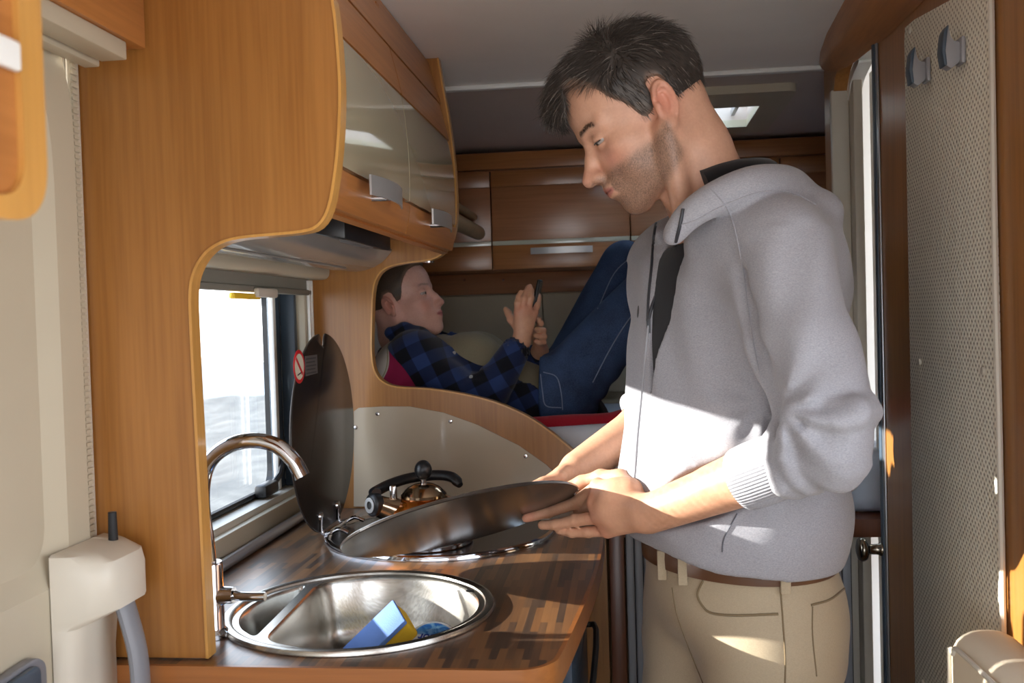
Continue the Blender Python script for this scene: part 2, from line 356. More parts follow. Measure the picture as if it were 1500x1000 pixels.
# roller blind
bl = thing('roller_blind', (XW+.03, 1.63, 1.50), 'grey roller blind in a cream cassette above the kitchen window', 'blind')
ro = rounded([(XW+.003, 1.497), (XW+.062, 1.497), (XW+.062, 1.533), (XW+.003, 1.533)], .018, 8)
prism('cassette', ro, 1, 1.165, 2.095, 'cream', bl, smooth=True)
box('blind_cloth', (XW+.020, 1.168, 1.472), (XW+.024, 2.06, 1.497), 'grey_blind', bl, bevel=0)
box('bottom_bar', (XW+.014, 1.168, 1.462), (XW+.030, 2.062, 1.474), 'grey_blind', bl, bevel=.003)
tb = at(385, 415, X=XW+.03)
box('pull_tab', (XW+.030, tb[1]-.05, 1.452), (XW+.042, tb[1]+.05, 1.470), 'cream_light', bl, bevel=.004)
box('pull_tab', (XW+.022, tb[1]-.145, 1.448), (XW+.034, tb[1]-.02, 1.459), 'yellow_plastic', bl, bevel=.003)
plain('sponge_yellow', lin(226, 180, 36), .9, var=.15, bump=.5, bscale=300)
plain('sponge_blue', lin(104, 136, 196), .95, var=.2, bump=.8, bscale=600)
plain('ink_blue', lin(36, 60, 140), .5)
plain('sign_red', lin(206, 34, 40), .4)
plain('sign_white', lin(226, 222, 200), .4)
plain('label_grey', lin(96, 92, 90), .5)
plain('label_dark', lin(44, 42, 42), .5)
plain('kettle_lid', lin(196, 170, 140), .14, metal=1.0, var=.02)
t = NT('copper'); t.l(t.ramp(t.noise(t.coords((1, 1, .2)), 12, 2), [(.3, lin(186, 92, 18)), (.7, lin(214, 122, 34))]), t.p.inputs['Base Color']); t.set(Metallic=.9, Roughness=.2, Coat_Weight=.5)
t = NT('tub_print'); co = t.coords(); wv = t.noise(co, 60, 2, .5, 1.2)
t.l(t.ramp(wv, [(.40, lin(150, 200, 234)), (.52, lin(96, 164, 220)), (.62, lin(52, 116, 194))]), t.p.inputs['Base Color']); t.set(Roughness=.35)
glassy('acrylic_lens', (.85, .85, .88, 1), rough=.15, haze=(.8, .8, .8, 1), hz=.5)
plain('hook_grey', lin(150, 150, 154), .4, var=.03)
plain('seat_cream', lin(226, 214, 190), .55, var=.03, bump=.1, bscale=300)
plain('tambour_grey', lin(150, 154, 160), .4, var=.03)
plain('sheet_blue', lin(190, 200, 216), .9, var=.05)
plain('pole_wood', lin(170, 140, 104), .6, var=.1)
wood('rear_panel', lin(158, 102, 66), lin(178, 120, 82), axis=0, rough=.28, coat=.35)
plain('zip_grey', lin(150, 152, 158), .5); plain('zip_dark', lin(40, 42, 48), .45); plain('seam_grey', lin(92, 94, 102), .8)
plain('lid_glass', lin(46, 40, 36), .20, var=.03, spec=.4)
plain('button_grey', lin(170, 172, 176), .4); plain('denim_thread', lin(120, 134, 160), .8)
plain('duvet_white', lin(214, 220, 230), .9, var=.04, bump=.1, bscale=400)
# ================================================================== entrance door on the left
DX = -.66
dr = thing('door_1', (DX, .65, 0), 'cream moulded entrance door with a recessed panel', 'door'); struct(dr)
def yzp(lst, X): return [yz(a, b, X) for a, b in lst]
D0, D1 = .10, 1.100
gp = rounded([(D0+.08, 1.105), (1.055, 1.105), (1.055, 1.775), (D0+.08, 1.775)], [.03, .05, .20, .03], 10)
gp_in = rounded([(D0+.11, 1.13), (1.027, 1.13), (1.027, 1.745), (D0+.11, 1.745)], [.03, .05, .18, .03], 10)
prism('leaf', rounded([(D0, .06), (D1, .06), (D1, 1.82), (D0, 1.82)], [.02, .02, .2, .02], 10), 0, DX-.035, DX, 'cream', dr, holes=[gp], bevel=0)
n = len(gp); V = [(DX, p[0], p[1]) for p in gp]+[(DX-.012, p[0], p[1]) for p in gp_in]
obj('recess_edge', V, [(i, (i+1) % n, n+(i+1) % n, n+i) for i in range(n)], 'cream', dr, smooth=True)
prism('recess_panel', gp_in, 0, DX-.02, DX-.0119, 'cream', dr)
# frame and blind guide of the door
struct(boxes('trim_6', [((XW, 1.103, 0), (DX-.012, 1.1385, 1.86)), ((XW, .0, 1.825), (DX-.012, 1.103, 1.86))], 'cream_light', bevel=.004))
gd = thing('blind_guide', (DX-.01, 1.10, 1.0), 'thin ribbed zip guide of the door fly screen', 'guide')
box('rail', (DX-.0118, 1.106, 1.06), (DX-.006, 1.120, 1.80), 'cream', gd, bevel=.001)
rib = None
for i in range(92):
    z = 1.066+i*.0079
    if rib is None: rib = box('rib', (DX-.006, 1.107, 0), (DX-.0035, 1.1185, .0045), 'cream', gd, bevel=0); rib.location.z = z
    else:
        c = rib.copy(); COL.objects.link(c); c.location.z = z
# lock case with grab handle
lc = thing('lock_case', (DX, 1.03, .80), 'moulded cream lock case with a grey grab handle on the door', 'door lock')
q = [(.86, .60), (1.082, .60), (1.082, 1.075), (1.06, 1.098), (.94, 1.085), (.925, 1.05)]
a0, a1 = 1.012, 1.128
def shell_case():
    # rounded block, its lower half hollowed to take the hand
    ys = [a0, a0+.004, a0+.014, a0+.03, a1-.03, a1-.014, a1-.004, a1]; yo = [0, .030, .046, .052, .052, .047, .032, 0]
    zs = [.66, .70, .85, 1.01, 1.055, 1.065, 1.075, 1.115, 1.131, 1.141, 1.144]; zo = [.25, .3, .3, .3, .38, .7, 1, 1, .93, .6, 0]
    V, Fc = [], []
    for z, f in zip(zs, zo):
        for y, d in zip(ys, yo): V.append((DX+.0015+d*f*1.30, y, z))
    n = len(ys)
    for i in range(len(zs)-1):
        for j in range(n-1): Fc.append((i*n+j, i*n+j+1, (i+1)*n+j+1, (i+1)*n+j))
    m = len(zs)
    Fc.append(tuple(range(n)))
    Fc.append(tuple(i*n for i in range(m))+tuple(reversed([i*n+n-1 for i in range(m)])))
    return V, Fc
v, f = shell_case(); cs = obj('case', v, f, 'cream_light', lc, smooth=True)
hl = cat([(DX+.050, 1.075, 1.085), (DX+.058, 1.078, 1.055), (DX+.068, 1.080, 1.00), (DX+.070, 1.075, .93), (DX+.064, 1.065, .85), (DX+.036, 1.055, .77)], 5)
tube('grab_handle', hl, .0165, 'grey_plastic', lc, 14, flat=.55, up=(1, 0, 0))
tube('lock_pin', [(DX+.030, 1.100, 1.138), (DX+.030, 1.100, 1.176)], [.0058, .005], 'black_rubber', lc, 12)
pk = thing('door_pocket', (DX, .86, .9), 'dark grey door lock lever plate below the cream panel', 'door latch')
p0 = [yz(a, b, DX+.012) for a, b in ((-60, 1010), (0, 996), (52, 962), (66, 968), (70, 1050), (-60, 1090))]
prism('plate', rounded(p0, .01), 0, DX+.001, DX+.014, 'grey_plastic', pk, bevel=.002)
p1 = [yz(a, b, DX+.018) for a, b in ((-50, 1020), (4, 1006), (50, 974), (56, 980), (60, 1045), (-50, 1080))]
prism('lever', rounded(p1, .01), 0, DX+.0145, DX+.022, 'slate_plastic', pk, bevel=.002)
# header above the door with two cream blind rails
hw = box('door_header', (XW+.001, .56, 1.865), (-.56, 1.135, CEIL-.002), 'honey_wood_y'); tag(hw, 'dark honey wood header board above the entrance door', 'header')
e1 = at(186, 76, Y=1.10); e2 = at(146, 84, Y=1.11)
hw.location.z = 0
rb = box('blind_rail', (e1[0]-.034, .56, e1[2]-.010), (e1[0], 1.10, e1[2]+.012), 'cream', bevel=.002); tag(rb, 'cream front rail of the folding blind above the door', 'rail')
r2 = box('blind_rail', (e2[0]-.02, .56, e2[2]-.012), (e2[0], 1.11, e2[2]+.015), 'cream', bevel=.002); tag(r2, 'shorter cream rear rail of the folding blind above the door', 'rail')
fb = box('blind_box', (XW+.001, .56, e1[2]+.0125), (e1[0]+.006, 1.136, 1.864), 'honey_wood_y'); tag(fb, 'honey wood box holding the folding blind above the door', 'blind box')
# near overhead locker, its far lower corner beside the camera
LX_ = -.315
lk = thing('overhead_locker', (-.5, .2, 1.45), 'pale edged overhead locker with a rounded wood frame near the door', 'locker')
c_ = at(72, 300, X=LX_); oz = at(20, 322, X=LX_)[2]; y1 = c_[1]
fo = rounded([(-.6, oz), (y1, oz), (y1, 1.80), (-.6, 1.80)], [.01, .035, .02, .01], 10)
fi = rounded([(-.58, oz+.012), (y1-.020, oz+.012), (y1-.020, 1.78), (-.58, 1.78)], [.01, .024, .02, .01], 10)
prism('frame', fo, 0, LX_-.02, LX_, 'edge_wood', lk, holes=[fi])
prism('door', fi, 0, LX_-.016, LX_-.004, 'honey_wood_y', lk)
ht = at(28, 90, X=LX_)
box('handle', (LX_-.003, ht[1]-.14, ht[2]-.006), (LX_+.002, ht[1], ht[2]+.010), 'white_plastic', lk, bevel=.002)
boxes('body', [((-.70, -.6, oz+.004), (LX_-.021, y1-.012, oz+.02)), ((-.70, y1-.03, oz+.02), (LX_-.021, y1-.012, 1.80)), ((-.70, -.6, 1.785), (LX_-.021, y1-.03, 1.80)), ((-.70, -.6, oz+.02), (-.685, y1-.03, 1.785))], 'honey_wood_y', lk)
# ================================================================== tall end panel of the kitchen
PY = 1.14; PT = .02
pl = [(485, 0), (490, 40), (494, 90), (496, 140), (494, 200), (488, 258), (479, 305), (464, 329), (440, 337), (400, 341), (350, 346), (322, 354), (300, 369), (284, 394), (277, 425), (278, 480), (284, 600), (292, 750), (302, 960)]
line = [xz(a, b, PY) for a, b in pl]
line = [(-.435, CEIL-.001), (-.405, 1.90)]+[tuple(p) for p in cat(line, 3)]
line[-1] = (line[-1][0], ZC+.002)
XE = line[-1][0]
ep = thing('end_panel', (-.61, PY, ZC), 'tall honey wood end panel between entrance door and sink', 'panel')
prism('board', line+[(-.685, ZC+.002), (-.685, CEIL-.001)], 1, PY, PY+PT, 'honey_wood', ep)
ribbon('edge_band', line, 1, PY-.0015, PY+PT+.0015, .0035, 'edge_wood', ep)
# ================================================================== upper kitchen cupboard
BY = 2.10
prof = [(-.425, 1.972), (-.401, 1.885), (-.386, 1.825), (-.376, 1.775), (-.370, 1.715), (-.368, 1.655), (-.370, 1.600), (-.378, 1.555), (-.390, 1.520)]
prof = [(p[0]+.007, p[1]) for p in cat(prof, 16)]
def seg(z0, z1, d=0.0):
    q = [p for p in prof if z1 <= p[1] <= z0]; return [(p[0]+d, p[1]) for p in q]
def skin(name, z0, z1, y0, y1, d, th, m, parent):
    q = seg(z0, z1, d); loop = q+[(p[0]-th, p[1]) for p in reversed(q)]
    return prism(name, loop, 1, y0, y1, m, parent, smooth=True)
uc = thing('wall_cupboard', (-.55, 1.62, 1.51), 'honey wood wall cupboard with two glossy cream doors over the sink', 'cupboard')
boxes('carcass', [((XW+.004, PY+PT+.003, 1.60), (XW+.02, BY-.003, 1.965)), ((XW+.02, PY+PT+.003, 1.95), (-.445, BY-.003, 1.965)), ((-.425, 1.62, 1.585), (-.41, 1.64, 1.95))], 'honey_wood_y', uc)
bt = [(-.386, 1.5465), (-.398, 1.5440), (-.414, 1.5655), (-.55, 1.5880), (XW+.02, 1.600), (XW+.02, 1.612), (-.55, 1.602), (-.402, 1.580)]
prism('bottom_board', bt, 1, PY+PT+.003, BY-.003, 'honey_wood_y', uc)
skin('cornice', 1.973, 1.876, PY+PT+.002, BY-.003, .000, .03, 'honey_wood_y', uc)
for (y0, y1) in ((PY+PT+.004, 1.628), (1.632, BY-.020)):
    dr = skin('door', 1.872, 1.548, y0, y1, -.012, .012, 'honey_wood_y', uc)
    skin('top_rail', 1.872, 1.790, y0, y1, -.001, .0109, 'honey_wood_y', dr)
    skin('bottom_rail', 1.603, 1.548, y0, y1, -.001, .0109, 'honey_wood_y', dr)
    skin('glossy_panel', 1.7885, 1.6045, y0, y1, -.0025, .0094, 'glossy_cream', dr)
    c = 1.385 if y0 < 1.5 else 1.815; hw = .092
    hp = [(c+hw*(2*i/10-1), -.341+.012*(1-(2*i/10-1)**2)) for i in range(11)]
    V, Fc = [], []
    for (yy, xx) in hp:
        for dx, zz in ((0, 1.575), (.003, 1.575), (.003, 1.603), (0, 1.603)): V.append((xx+dx-.004, yy, zz))
    for i in range(10):
        for j in range(4): Fc.append((i*4+j, i*4+(j+1) % 4, i*4+4+(j+1) % 4, i*4+4+j))
    Fc += [(0, 1, 2, 3), (40, 41, 42, 43)]
    hd = obj('handle', V, Fc, 'satin_nickel', dr)
    tube('post', [(-.368, c, 1.582), (-.334, c, 1.582)], .005, 'chrome', hd, 10)
# light cowl under the cupboard
hc = thing('light_cowl', (-.60, 1.62, 1.52), 'smoked grey lamp cowl under the wall cupboard', 'lamp cover')
hp = cat([(-.654, 1.534), (-.63, 1.519), (-.60, 1.513), (-.565, 1.518), (-.535, 1.533), (-.513, 1.556)], 5)
loop = [tuple(p) for p in hp]+[(p[0], p[1]+.004) for p in reversed(hp)]
prism('cover', loop, 1, PY+PT+.004, BY-.004, 'smoked_cover', hc, smooth=True)
q = [p for p in hp if -.64 < p[0] < -.575]
prism('lens', [(p[0], p[1]-.0005) for p in q]+[(p[0], p[1]-.003) for p in reversed(q)], 1, PY+.05, BY-.14, 'smoked_cover', hc, smooth=True)
prism('end_cap', [(p[0], p[1]+.0045) for p in hp]+[(-.515, 1.562), (-.60, 1.583), (-.652, 1.583)], 1, BY-.012, BY-.0045, 'grey_plastic', hc)
tube('fluorescent_tube', [(-.60, PY+.08, 1.550), (-.60, BY-.08, 1.550)], .012, 'white_plastic', hc, 14)
sp = thing('spot_lamp', (-.452, 1.58, 1.54), 'small black strip lamp with clear lenses under the wall cupboard', 'lamp')
V = []
lo_, hi_ = 1.435, 1.725
bx = [(-.472, 1.538), (-.424, 1.528), (-.424, 1.5635), (-.472, 1.571)]
prism('housing', bx, 1, lo_, hi_, 'black_plastic', sp, bevel=.003)
for i in range(6):
    y = lo_+.06+i*.027
    lathe('lens', [(0, -.004), (.007, -.003), (.010, 0.0), (.010, .004)], (-.442, y, 1.5305), 'acrylic_lens', sp, 14, axis=(.17, 0, .98))
# ================================================================== bulkhead between kitchen and bed, with its cut-out
bl_ = [(648, 132), (655, 170), (662, 220), (666, 270), (667, 315), (662, 348), (650, 368), (630, 379), (592, 384), (566, 391), (552, 404), (545, 428), (543, 480), (543, 520), (548, 545), (560, 560), (582, 568), (630, 571), (690, 581), (740, 596), (790, 622), (845, 666), (885, 704)]
bln = [tuple(p) for p in cat([xz(a, b, BY) for a, b in bl_], 3)]
bln = [(bln[0][0]-.01, CEIL-.001)]+bln
bh = thing('bulkhead', (-.4, BY, 0), 'honey wood partition with a rounded cut-out in front of the bed', 'partition')
prism('board', bln+[(bln[-1][0]+.003, .0), (XW-.036, .0), (XW-.036, CEIL-.001)], 1, BY, BY+.022, 'honey_wood', bh)
ribbon('edge_band', bln, 1, BY-.0015, BY+.0235, .0035, 'edge_wood', bh)
k_ = at(628, 382, Y=BY+.03)
lathe('catch', [(0, 0), (.012, .002), (.013, .012), (.008, .020), (0, .022)], (k_[0], BY+.03, k_[2]-.006), 'chrome', bh, 16)
# glossy splash plate screwed to it
spl = [(519, 602), (526, 597), (560, 595), (600, 595), (650, 604), (700, 622), (760, 652), (800, 680), (826, 704), (836, 745), (519, 748)]
pp = [xz(a, b, BY-.003) for a, b in spl]; pp = [(x, max(z, ZC+.003)) for x, z in pp]
sw = thing('splash_plate', (pp[0][0], BY, ZC), 'pale beige glossy splash plate behind the hob', 'splash plate')
prism('plate', pp, 1, BY-.006, BY-.0018, 'splash', sw)
for (a, b) in ((521, 626), (553, 606), (660, 617), (770, 668)):
    p = at(a, b, Y=BY-.006); lathe('screw', [(0, .003), (.004, .0022), (.005, 0)], (p[0], BY-.006, p[2]), 'chrome', sw, 12, axis=(0, -1, 0))
# ================================================================== worktop, base cabinet
SX, SY, SR = -.393, 1.348, .196; HX, HYc, HR = -.372, 1.845, .228
wt_line = [(-.16, 1.122), (-.125, 1.127), (-.104, 1.145), (-.095, 1.175), (-.084, 1.28), (-.073, 1.40), (-.064, 1.52), (-.058, 1.65), (-.056, 1.80), (-.060, 1.95), (-.072, 2.092)]
wl = [(-.70, 1.122)]+[tuple(p) for p in cat(wt_line, 4)]
wt = thing('worktop', (-.38, 1.6, ZC), 'dark striped laminate worktop with an orange wood front edge', 'worktop')
prism('board', wl+[(XW+.001, 2.092), (XW+.001, 1.122)], 2, ZC-.032, ZC, 'worktop', wt, holes=[circle(SX, SY, SR-.012), circle(HX, HYc, HR-.012)])
ribbon('edge_band', [(p[0], p[1]) for p in wl[::-1]], 2, ZC-.036, ZC+.0006, .006, 'orange_wood', wt)
kb = thing('base_cabinet', (-.38, 1.6, 0), 'honey wood kitchen base cabinet under the striped worktop', 'cabinet')
boxes('carcass', [((-.69, 1.16, .08), (-.15, 1.178, ZC-.037)), ((-.69, 2.05, .08), (-.12, 2.08, ZC-.037)), ((-.69, 1.178, .06), (-.14, 2.05, .08)), ((-.705, 1.178, .08), (-.69, 2.05, ZC-.037))], 'orange_wood', kb)
box('front_panel', (-.66, 1.142, .08), (-.20, 1.159, ZC-.045), 'orange_wood', kb, bevel=.004)
box('corner_post', (-.19, 1.142, .06), (-.135, 1.20, ZC-.037), 'orange_wood', kb, bevel=.015)
box('side_panel', (-.150, 1.205, .08), (-.133, 1.50, ZC-.037), 'orange_wood', kb, bevel=.003)
ov = thing('appliance', (-.13, 1.77, .08), 'grey fronted kitchen appliance set into the cabinet below the hob', 'appliance')
box('body', (-.40, 1.515, .09), (-.118, 2.04, ZC-.040), 'grey_plastic', ov, bevel=.002)
for (z0, z1) in ((.09, .52), (.53, .74), (.76, .935)): box('panel', (-.1175, 1.52, z0), (-.098, 2.035, z1), 'slate_plastic', ov, bevel=.004)
tube('handle', cat([(-.099, 1.56, .752), (-.075, 1.59, .752), (-.075, 1.96, .752), (-.099, 1.99, .752)], 3), .006, 'black_plastic', ov, 8)
# ------------------------------------------------------------------ sink
sk = thing('sink', (SX, SY, ZC), 'round stainless steel sink with a small side compartment', 'sink')
lathe('rim', [(SR-.016, .0015), (SR-.014, .006), (SR-.008, .0085), (SR-.002, .007), (SR, .003), (SR, .0008), (SR-.016, .0008)], (SX, SY, ZC), 'steel', sk, 72)
A = at(374, 944, Z=ZC); B = at(462, 853, Z=ZC)
a2 = np.array(A[:2])-np.array([SX, SY]); b2 = np.array(B[:2])-np.array([SX, SY]); dv = _n(b2-a2); nv = np.array([dv[1], -dv[0]])
if nv[0] < 0: nv = -nv
def cut(rad, off, side, rc):
    """circle of radius rad cut by the divider line at offset off; side +1 keeps the right part"""
    c0 = a2.dot(nv)+off; h = math.sqrt(max(rad**2-c0**2, 1e-6)); p1, p2 = nv*c0-dv*h, nv*c0+dv*h
    t1, t2 = math.atan2(p1[1], p1[0]), math.atan2(p2[1], p2[0])
    if side > 0:
        while t2 < t1: t2 += 2*math.pi
    else:
        while t2 > t1: t2 -= 2*math.pi
    n = 44 if side > 0 else 26
    pts = [(rad*math.cos(t1+(t2-t1)*i/n), rad*math.sin(t1+(t2-t1)*i/n)) for i in range(n+1)]
    r_ = [rc]+[0]*(n-1)+[rc]
    return [(SX+p[0], SY+p[1]) for p in rounded(pts[0:1]+pts[4:-4]+pts[-1:], [rc]+[0]*(len(pts)-8)+[rc], 6)]
main = cut(SR-.024, .007, 1, .05); small = cut(SR-.024, -.007, -1, .02)
prism('flange', circle(SX, SY, SR-.0135, 72), 2, ZC+.0005, ZC+.003, 'steel', sk, holes=[main, small])
def bowl(name, outline, depth, rnd, parent):
    c = np.mean(np.array(outline), 0); n = len(outline); V, Fc = [], []; prof = []
    for i in range(5): a = i/4*math.pi/2; prof.append((.004*(1-math.cos(a))*-1+.004*0, -.004*math.sin(a)))
    st = [(0, .0028), (-.002, .001), (-.004, -.004)]+[(-.004-.012*i/5, -.004-(depth-rnd-.004)*i/5) for i in range(1, 6)]
    st += [(-.016-rnd*(1-math.cos(a)), -(depth-rnd)-rnd*math.sin(a)) for a in [math.pi/2*i/6 for i in range(1, 7)]]
    for (ins, z) in st:
        for p in outline:
            d = np.array(p)-c; L = np.linalg.norm(d); q = c+d*max(.02, (L+ins)/L); V.append((q[0], q[1], ZC+z))
    k = len(st)
    for i in range(k-1):
        for j in range(n): Fc.append((i*n+j, i*n+(j+1) % n, (i+1)*n+(j+1) % n, (i+1)*n+j))
    V.append((c[0], c[1], ZC-depth-.002)); Fc += [((k-1)*n+j, (k-1)*n+(j+1) % n, len(V)-1) for j in range(n)]
    return obj(name, V, Fc, 'steel', parent, smooth=True), c
bw, cm = bowl('bowl', main, .105, .045, sk); b2o, cs_ = bowl('side_bowl', small, .05, .02, sk)
lathe('drain', [(0, .001), (.012, .002), (.02, .004), (.025, .003), (.027, 0)], (cm[0], cm[1], ZC-.106), 'chrome', bw, 24)
lathe('drain', [(0, .001), (.01, .002), (.014, .0)], (cs_[0], cs_[1], ZC-.051), 'chrome', b2o, 20)
lathe('overflow', [(0, .0), (.006, .0006), (.007, 0)], (at(700, 868, Z=ZC)[0]-.012, at(700, 868, Z=ZC)[1], ZC+.003), 'black_plastic', sk, 16)
# ------------------------------------------------------------------ tap
tp = at(304, 936, Z=ZC); tx, ty = tp[0], tp[1]+.012
fx = thing('tap', (tx, ty, ZC), 'chrome swan-neck tap with a side lever beside the sink', 'tap')
lathe('base', [(0, 0), (.024, 0), (.024, .006), (.020, .010), (.0185, .012), (.0185, .098), (.0170, .101), (0, .101)], (tx, ty, ZC+.0006), 'chrome', fx, 32)
nk = [at(*p, Y=ty) for p in ((300, 842), (298, 790), (296, 740), (298, 700), (309, 673), (334, 653), (368, 645), (402, 651), (428, 672), (443, 698))]
nk[0] = np.array([tx, ty, ZC+.1]); nk[1] = np.array([tx-.002, ty, nk[1][2]])
tube('spout', cat(nk, 6), .0105, 'chrome', fx, 18)
lv = at(326, 874, Y=ty-.006)
tube('collar', [(tx+.012, ty, lv[2]), (tx+.034, ty, lv[2]+.001)], [.013, .011], 'chrome', fx, 16)
tube('lever', cat([(tx+.034, ty, lv[2]+.001), (tx+.045, ty, lv[2]-.001), (tx+.075, ty, lv[2]-.001), (tx+.078, ty, lv[2]-.001)], 3), .0062, 'chrome', fx, 14)
# ------------------------------------------------------------------ sponge and soap tub in the sink
c0 = at(556, 938, Y=1.335)
ax_u = _n(np.array([-.66, -.22, -.60])); ax_w = _n(np.array([-.62, -.50, .62])); ax_w = _n(ax_w-ax_u*ax_w.dot(ax_u)); ax_v = np.cross(ax_w, ax_u)
def slab(w0, w1, hu, hv):
    return [c0+ax_u*u+ax_v*v+ax_w*w for u in (-hu, hu) for v in (-hv, hv) for w in (w0, w1)], BF
sps = thing('sponge', tuple(c0), 'yellow washing-up sponge with a blue scouring side in the sink', 'sponge')
v, f = slab(-.020, .0075, .050, .032); obj('foam', v, f, 'sponge_yellow', sps, bevel=.006, seg=3)
v, f = slab(.0078, .0155, .050, .032); obj('scourer', v, f, 'sponge_blue', sps, bevel=.002)
tbc = at(634, 936, Y=1.335)
tz = ZC-.104
tub = thing('soap_tub', (tbc[0], 1.335, tz), 'white plastic soap tub with a blue printed lid lying in the sink', 'tub')
tn = _n(np.array([.10, -.52, .85])); tcn = np.array([tbc[0], 1.335, tbc[2]-.006])
lathe('tub_body', [(0, -.060), (.026, -.060), (.029, -.055), (.034, -.006), (.035, 0)], tuple(tcn), 'white_plastic', tub, 40, axis=tuple(tn))
ld = lathe('lid', [(.036, -.003), (.037, .002), (.0355, .005), (.034, .0056), (0, .006)], tuple(tcn), 'white_plastic', tub, 40, axis=tuple(tn))
ux = _n(np.cross(tn, [0, 1, 0])); uy = np.cross(tn, ux)
xq = -_n(np.array([1, 0, 0])-tn*tn[0]); yq = np.cross(tn, xq); V = []; NQ = 24
for h_ in (.0060, .0064):
    for i in range(NQ+1): a = math.pi*(1.10+.80*i/NQ); V.append(tcn+tn*h_+(xq*math.cos(a)+yq*math.sin(a))*.0315)
    for i in range(NQ+1): a = math.pi*(1.90-.80*i/NQ); V.append(tcn+tn*h_+xq*math.cos(a)*.0315+yq*(math.sin(a)*.012-.008+.002*math.sin(i*1.3)))
m2 = 2*(NQ+1); obj('printed_swoosh', V, [tuple(range(m2)), tuple(range(m2, 2*m2))]+[(i, (i+1) % m2, m2+(i+1) % m2, m2+i) for i in range(m2)], 'tub_print', ld)
fc = bpy.data.curves.new('lettering', 'FONT'); fc.body = 'Absor'; fc.size = .017; fc.align_x = 'CENTER'; fc.extrude = .0003; fc.offset = .0004; fc.shear = .15
tx_o = bpy.data.objects.new('lettering', fc); COL.objects.link(tx_o); fc.materials.append(MATS['ink_blue'])
xa = -_n(np.array([1, 0, 0])-tn*tn[0]); ya = np.cross(tn, xa); pos = tcn+tn*.0066-ya*.010+xa*.0
mm = Matrix(((xa[0], ya[0], tn[0], pos[0]), (xa[1], ya[1], tn[1], pos[1]), (xa[2], ya[2], tn[2], pos[2]), (0, 0, 0, 1)))
tx_o.matrix_world = mm; bpy.context.view_layer.update(); me_t = bpy.data.meshes.new_from_object(tx_o.evaluated_get(bpy.context.evaluated_depsgraph_get())); me_t.transform(mm); bpy.data.objects.remove(tx_o)
tx_o = bpy.data.objects.new('lettering', me_t); COL.objects.link(tx_o); adopt(tx_o, tub)
# ------------------------------------------------------------------ hob
hb = thing('gas_hob', (HX, HYc, ZC), 'round stainless gas hob with a dark pan and wire rest', 'hob')
lathe('rim', [(HR-.018, -.003), (HR-.016, .005), (HR-.009, .0095), (HR-.002, .008), (HR, .003), (HR, .0006), (HR-.011, .0004)], (HX, HYc, ZC), 'chrome', hb, 80)
lathe('pan', [(HR-.016, .004), (HR-.022, -.014), (HR-.034, -.032), (0, -.0335)], (HX, HYc, ZC), 'dark_enamel', hb, 64)
for (bx_, by_, br_) in ((-.382, 1.748, .045), (-.40, 1.955, .034)):
    bo = lathe('burner', [(0, .016), (br_*.7, .016), (br_*.8, .010), (br_*.8, .004), (br_, .002), (br_, -.006), (0, -.006)], (bx_, by_, ZC-.027), 'black_plastic', hb, 28)
    for k in range(4):
        a = math.pi/4+k*math.pi/2; ca, sa = math.cos(a), math.sin(a); R = br_+.052
        tube('rest_arm', cat([(bx_+ca*R, by_+sa*R, ZC-.033), (bx_+ca*R*.96, by_+sa*R*.96, ZC-.010), (bx_+ca*R*.88, by_+sa*R*.88, ZC-.0035), (bx_+ca*br_*.6, by_+sa*br_*.6, ZC-.0035)], 3), .0028, 'dark_enamel', hb, 8)
    tube('rest_ring', [(bx_+(br_+.045)*math.cos(i*math.pi/18), by_+(br_+.045)*math.sin(i*math.pi/18), ZC-.006) for i in range(36)], .0026, 'dark_enamel', hb, 8, close=True)
for i, y in enumerate((1.80, 1.86)):
    lathe('control_knob', [(0, .020), (.014, .020), (.017, .016), (.018, 0)], (HX+.165, y, ZC-.026), 'black_plastic', hb, 24)
box('control_plate', (HX+.105, 1.70, ZC-.032), (HX+.135, 1.80, ZC-.014), 'aluminium', hb, bevel=.003)
# ------------------------------------------------------------------ open glass lid of the hob, standing at the window
LX = -.600
ul = thing('hob_cover', (LX, HYc, ZC+.01), 'dark glass hob cover standing open against the window', 'hob cover')
lp = []
R_ = .198; cz = ZC+.012+.190
for i in range(72):
    a = math.pi/2+math.radians(6)+i/71*(2*math.pi-math.radians(12)); lp.append((HYc+R_*math.cos(a), cz+R_*math.sin(a)))
lp = lp+[(HYc+.013, cz+R_-.008), (HYc+.008, cz+R_-.024), (HYc, cz+R_-.030), (HYc-.008, cz+R_-.024), (HYc-.013, cz+R_-.008)]
lp = [(y, max(z, ZC+.0135)) for y, z in lp]
pn = prism('pane', lp, 0, LX-.0025, LX+.0025, 'black_glass', ul, bevel=.0012)
sk_c = at(436, 537, X=LX)
n_ = 32
st = prism('warning_sticker', circle(sk_c[1], sk_c[2], .031, n_), 0, LX+.0027, LX+.0031, 'sign_red', ul)
prism('sign_face', circle(sk_c[1], sk_c[2], .024, n_), 0, LX+.0031, LX+.0035, 'sign_white', st)
def bar(y0, z0, y1, z1, w): 
    d = _n(np.array([y1-y0, z1-z0])); q = np.array([-d[1], d[0]])*w/2
    return [(y0+q[0], z0+q[1]), (y1+q[0], z1+q[1]), (y1-q[0], z1-q[1]), (y0-q[0], z0-q[1])]
prism('flame_mark', [(sk_c[1]-.012, sk_c[2]-.014), (sk_c[1]+.008, sk_c[2]-.010), (sk_c[1]+.008, sk_c[2]-.0125), (sk_c[1]-.012, sk_c[2]-.0165)], 0, LX+.0036, LX+.0039, 'black_plastic', st)
prism('slash', bar(sk_c[1]-.017, sk_c[2]+.016, sk_c[1]+.015, sk_c[2]-.014, .006), 0, LX+.0036, LX+.004, 'sign_red', st)
tl = at(455, 534, X=LX); y0 = sk_c[1]+.033
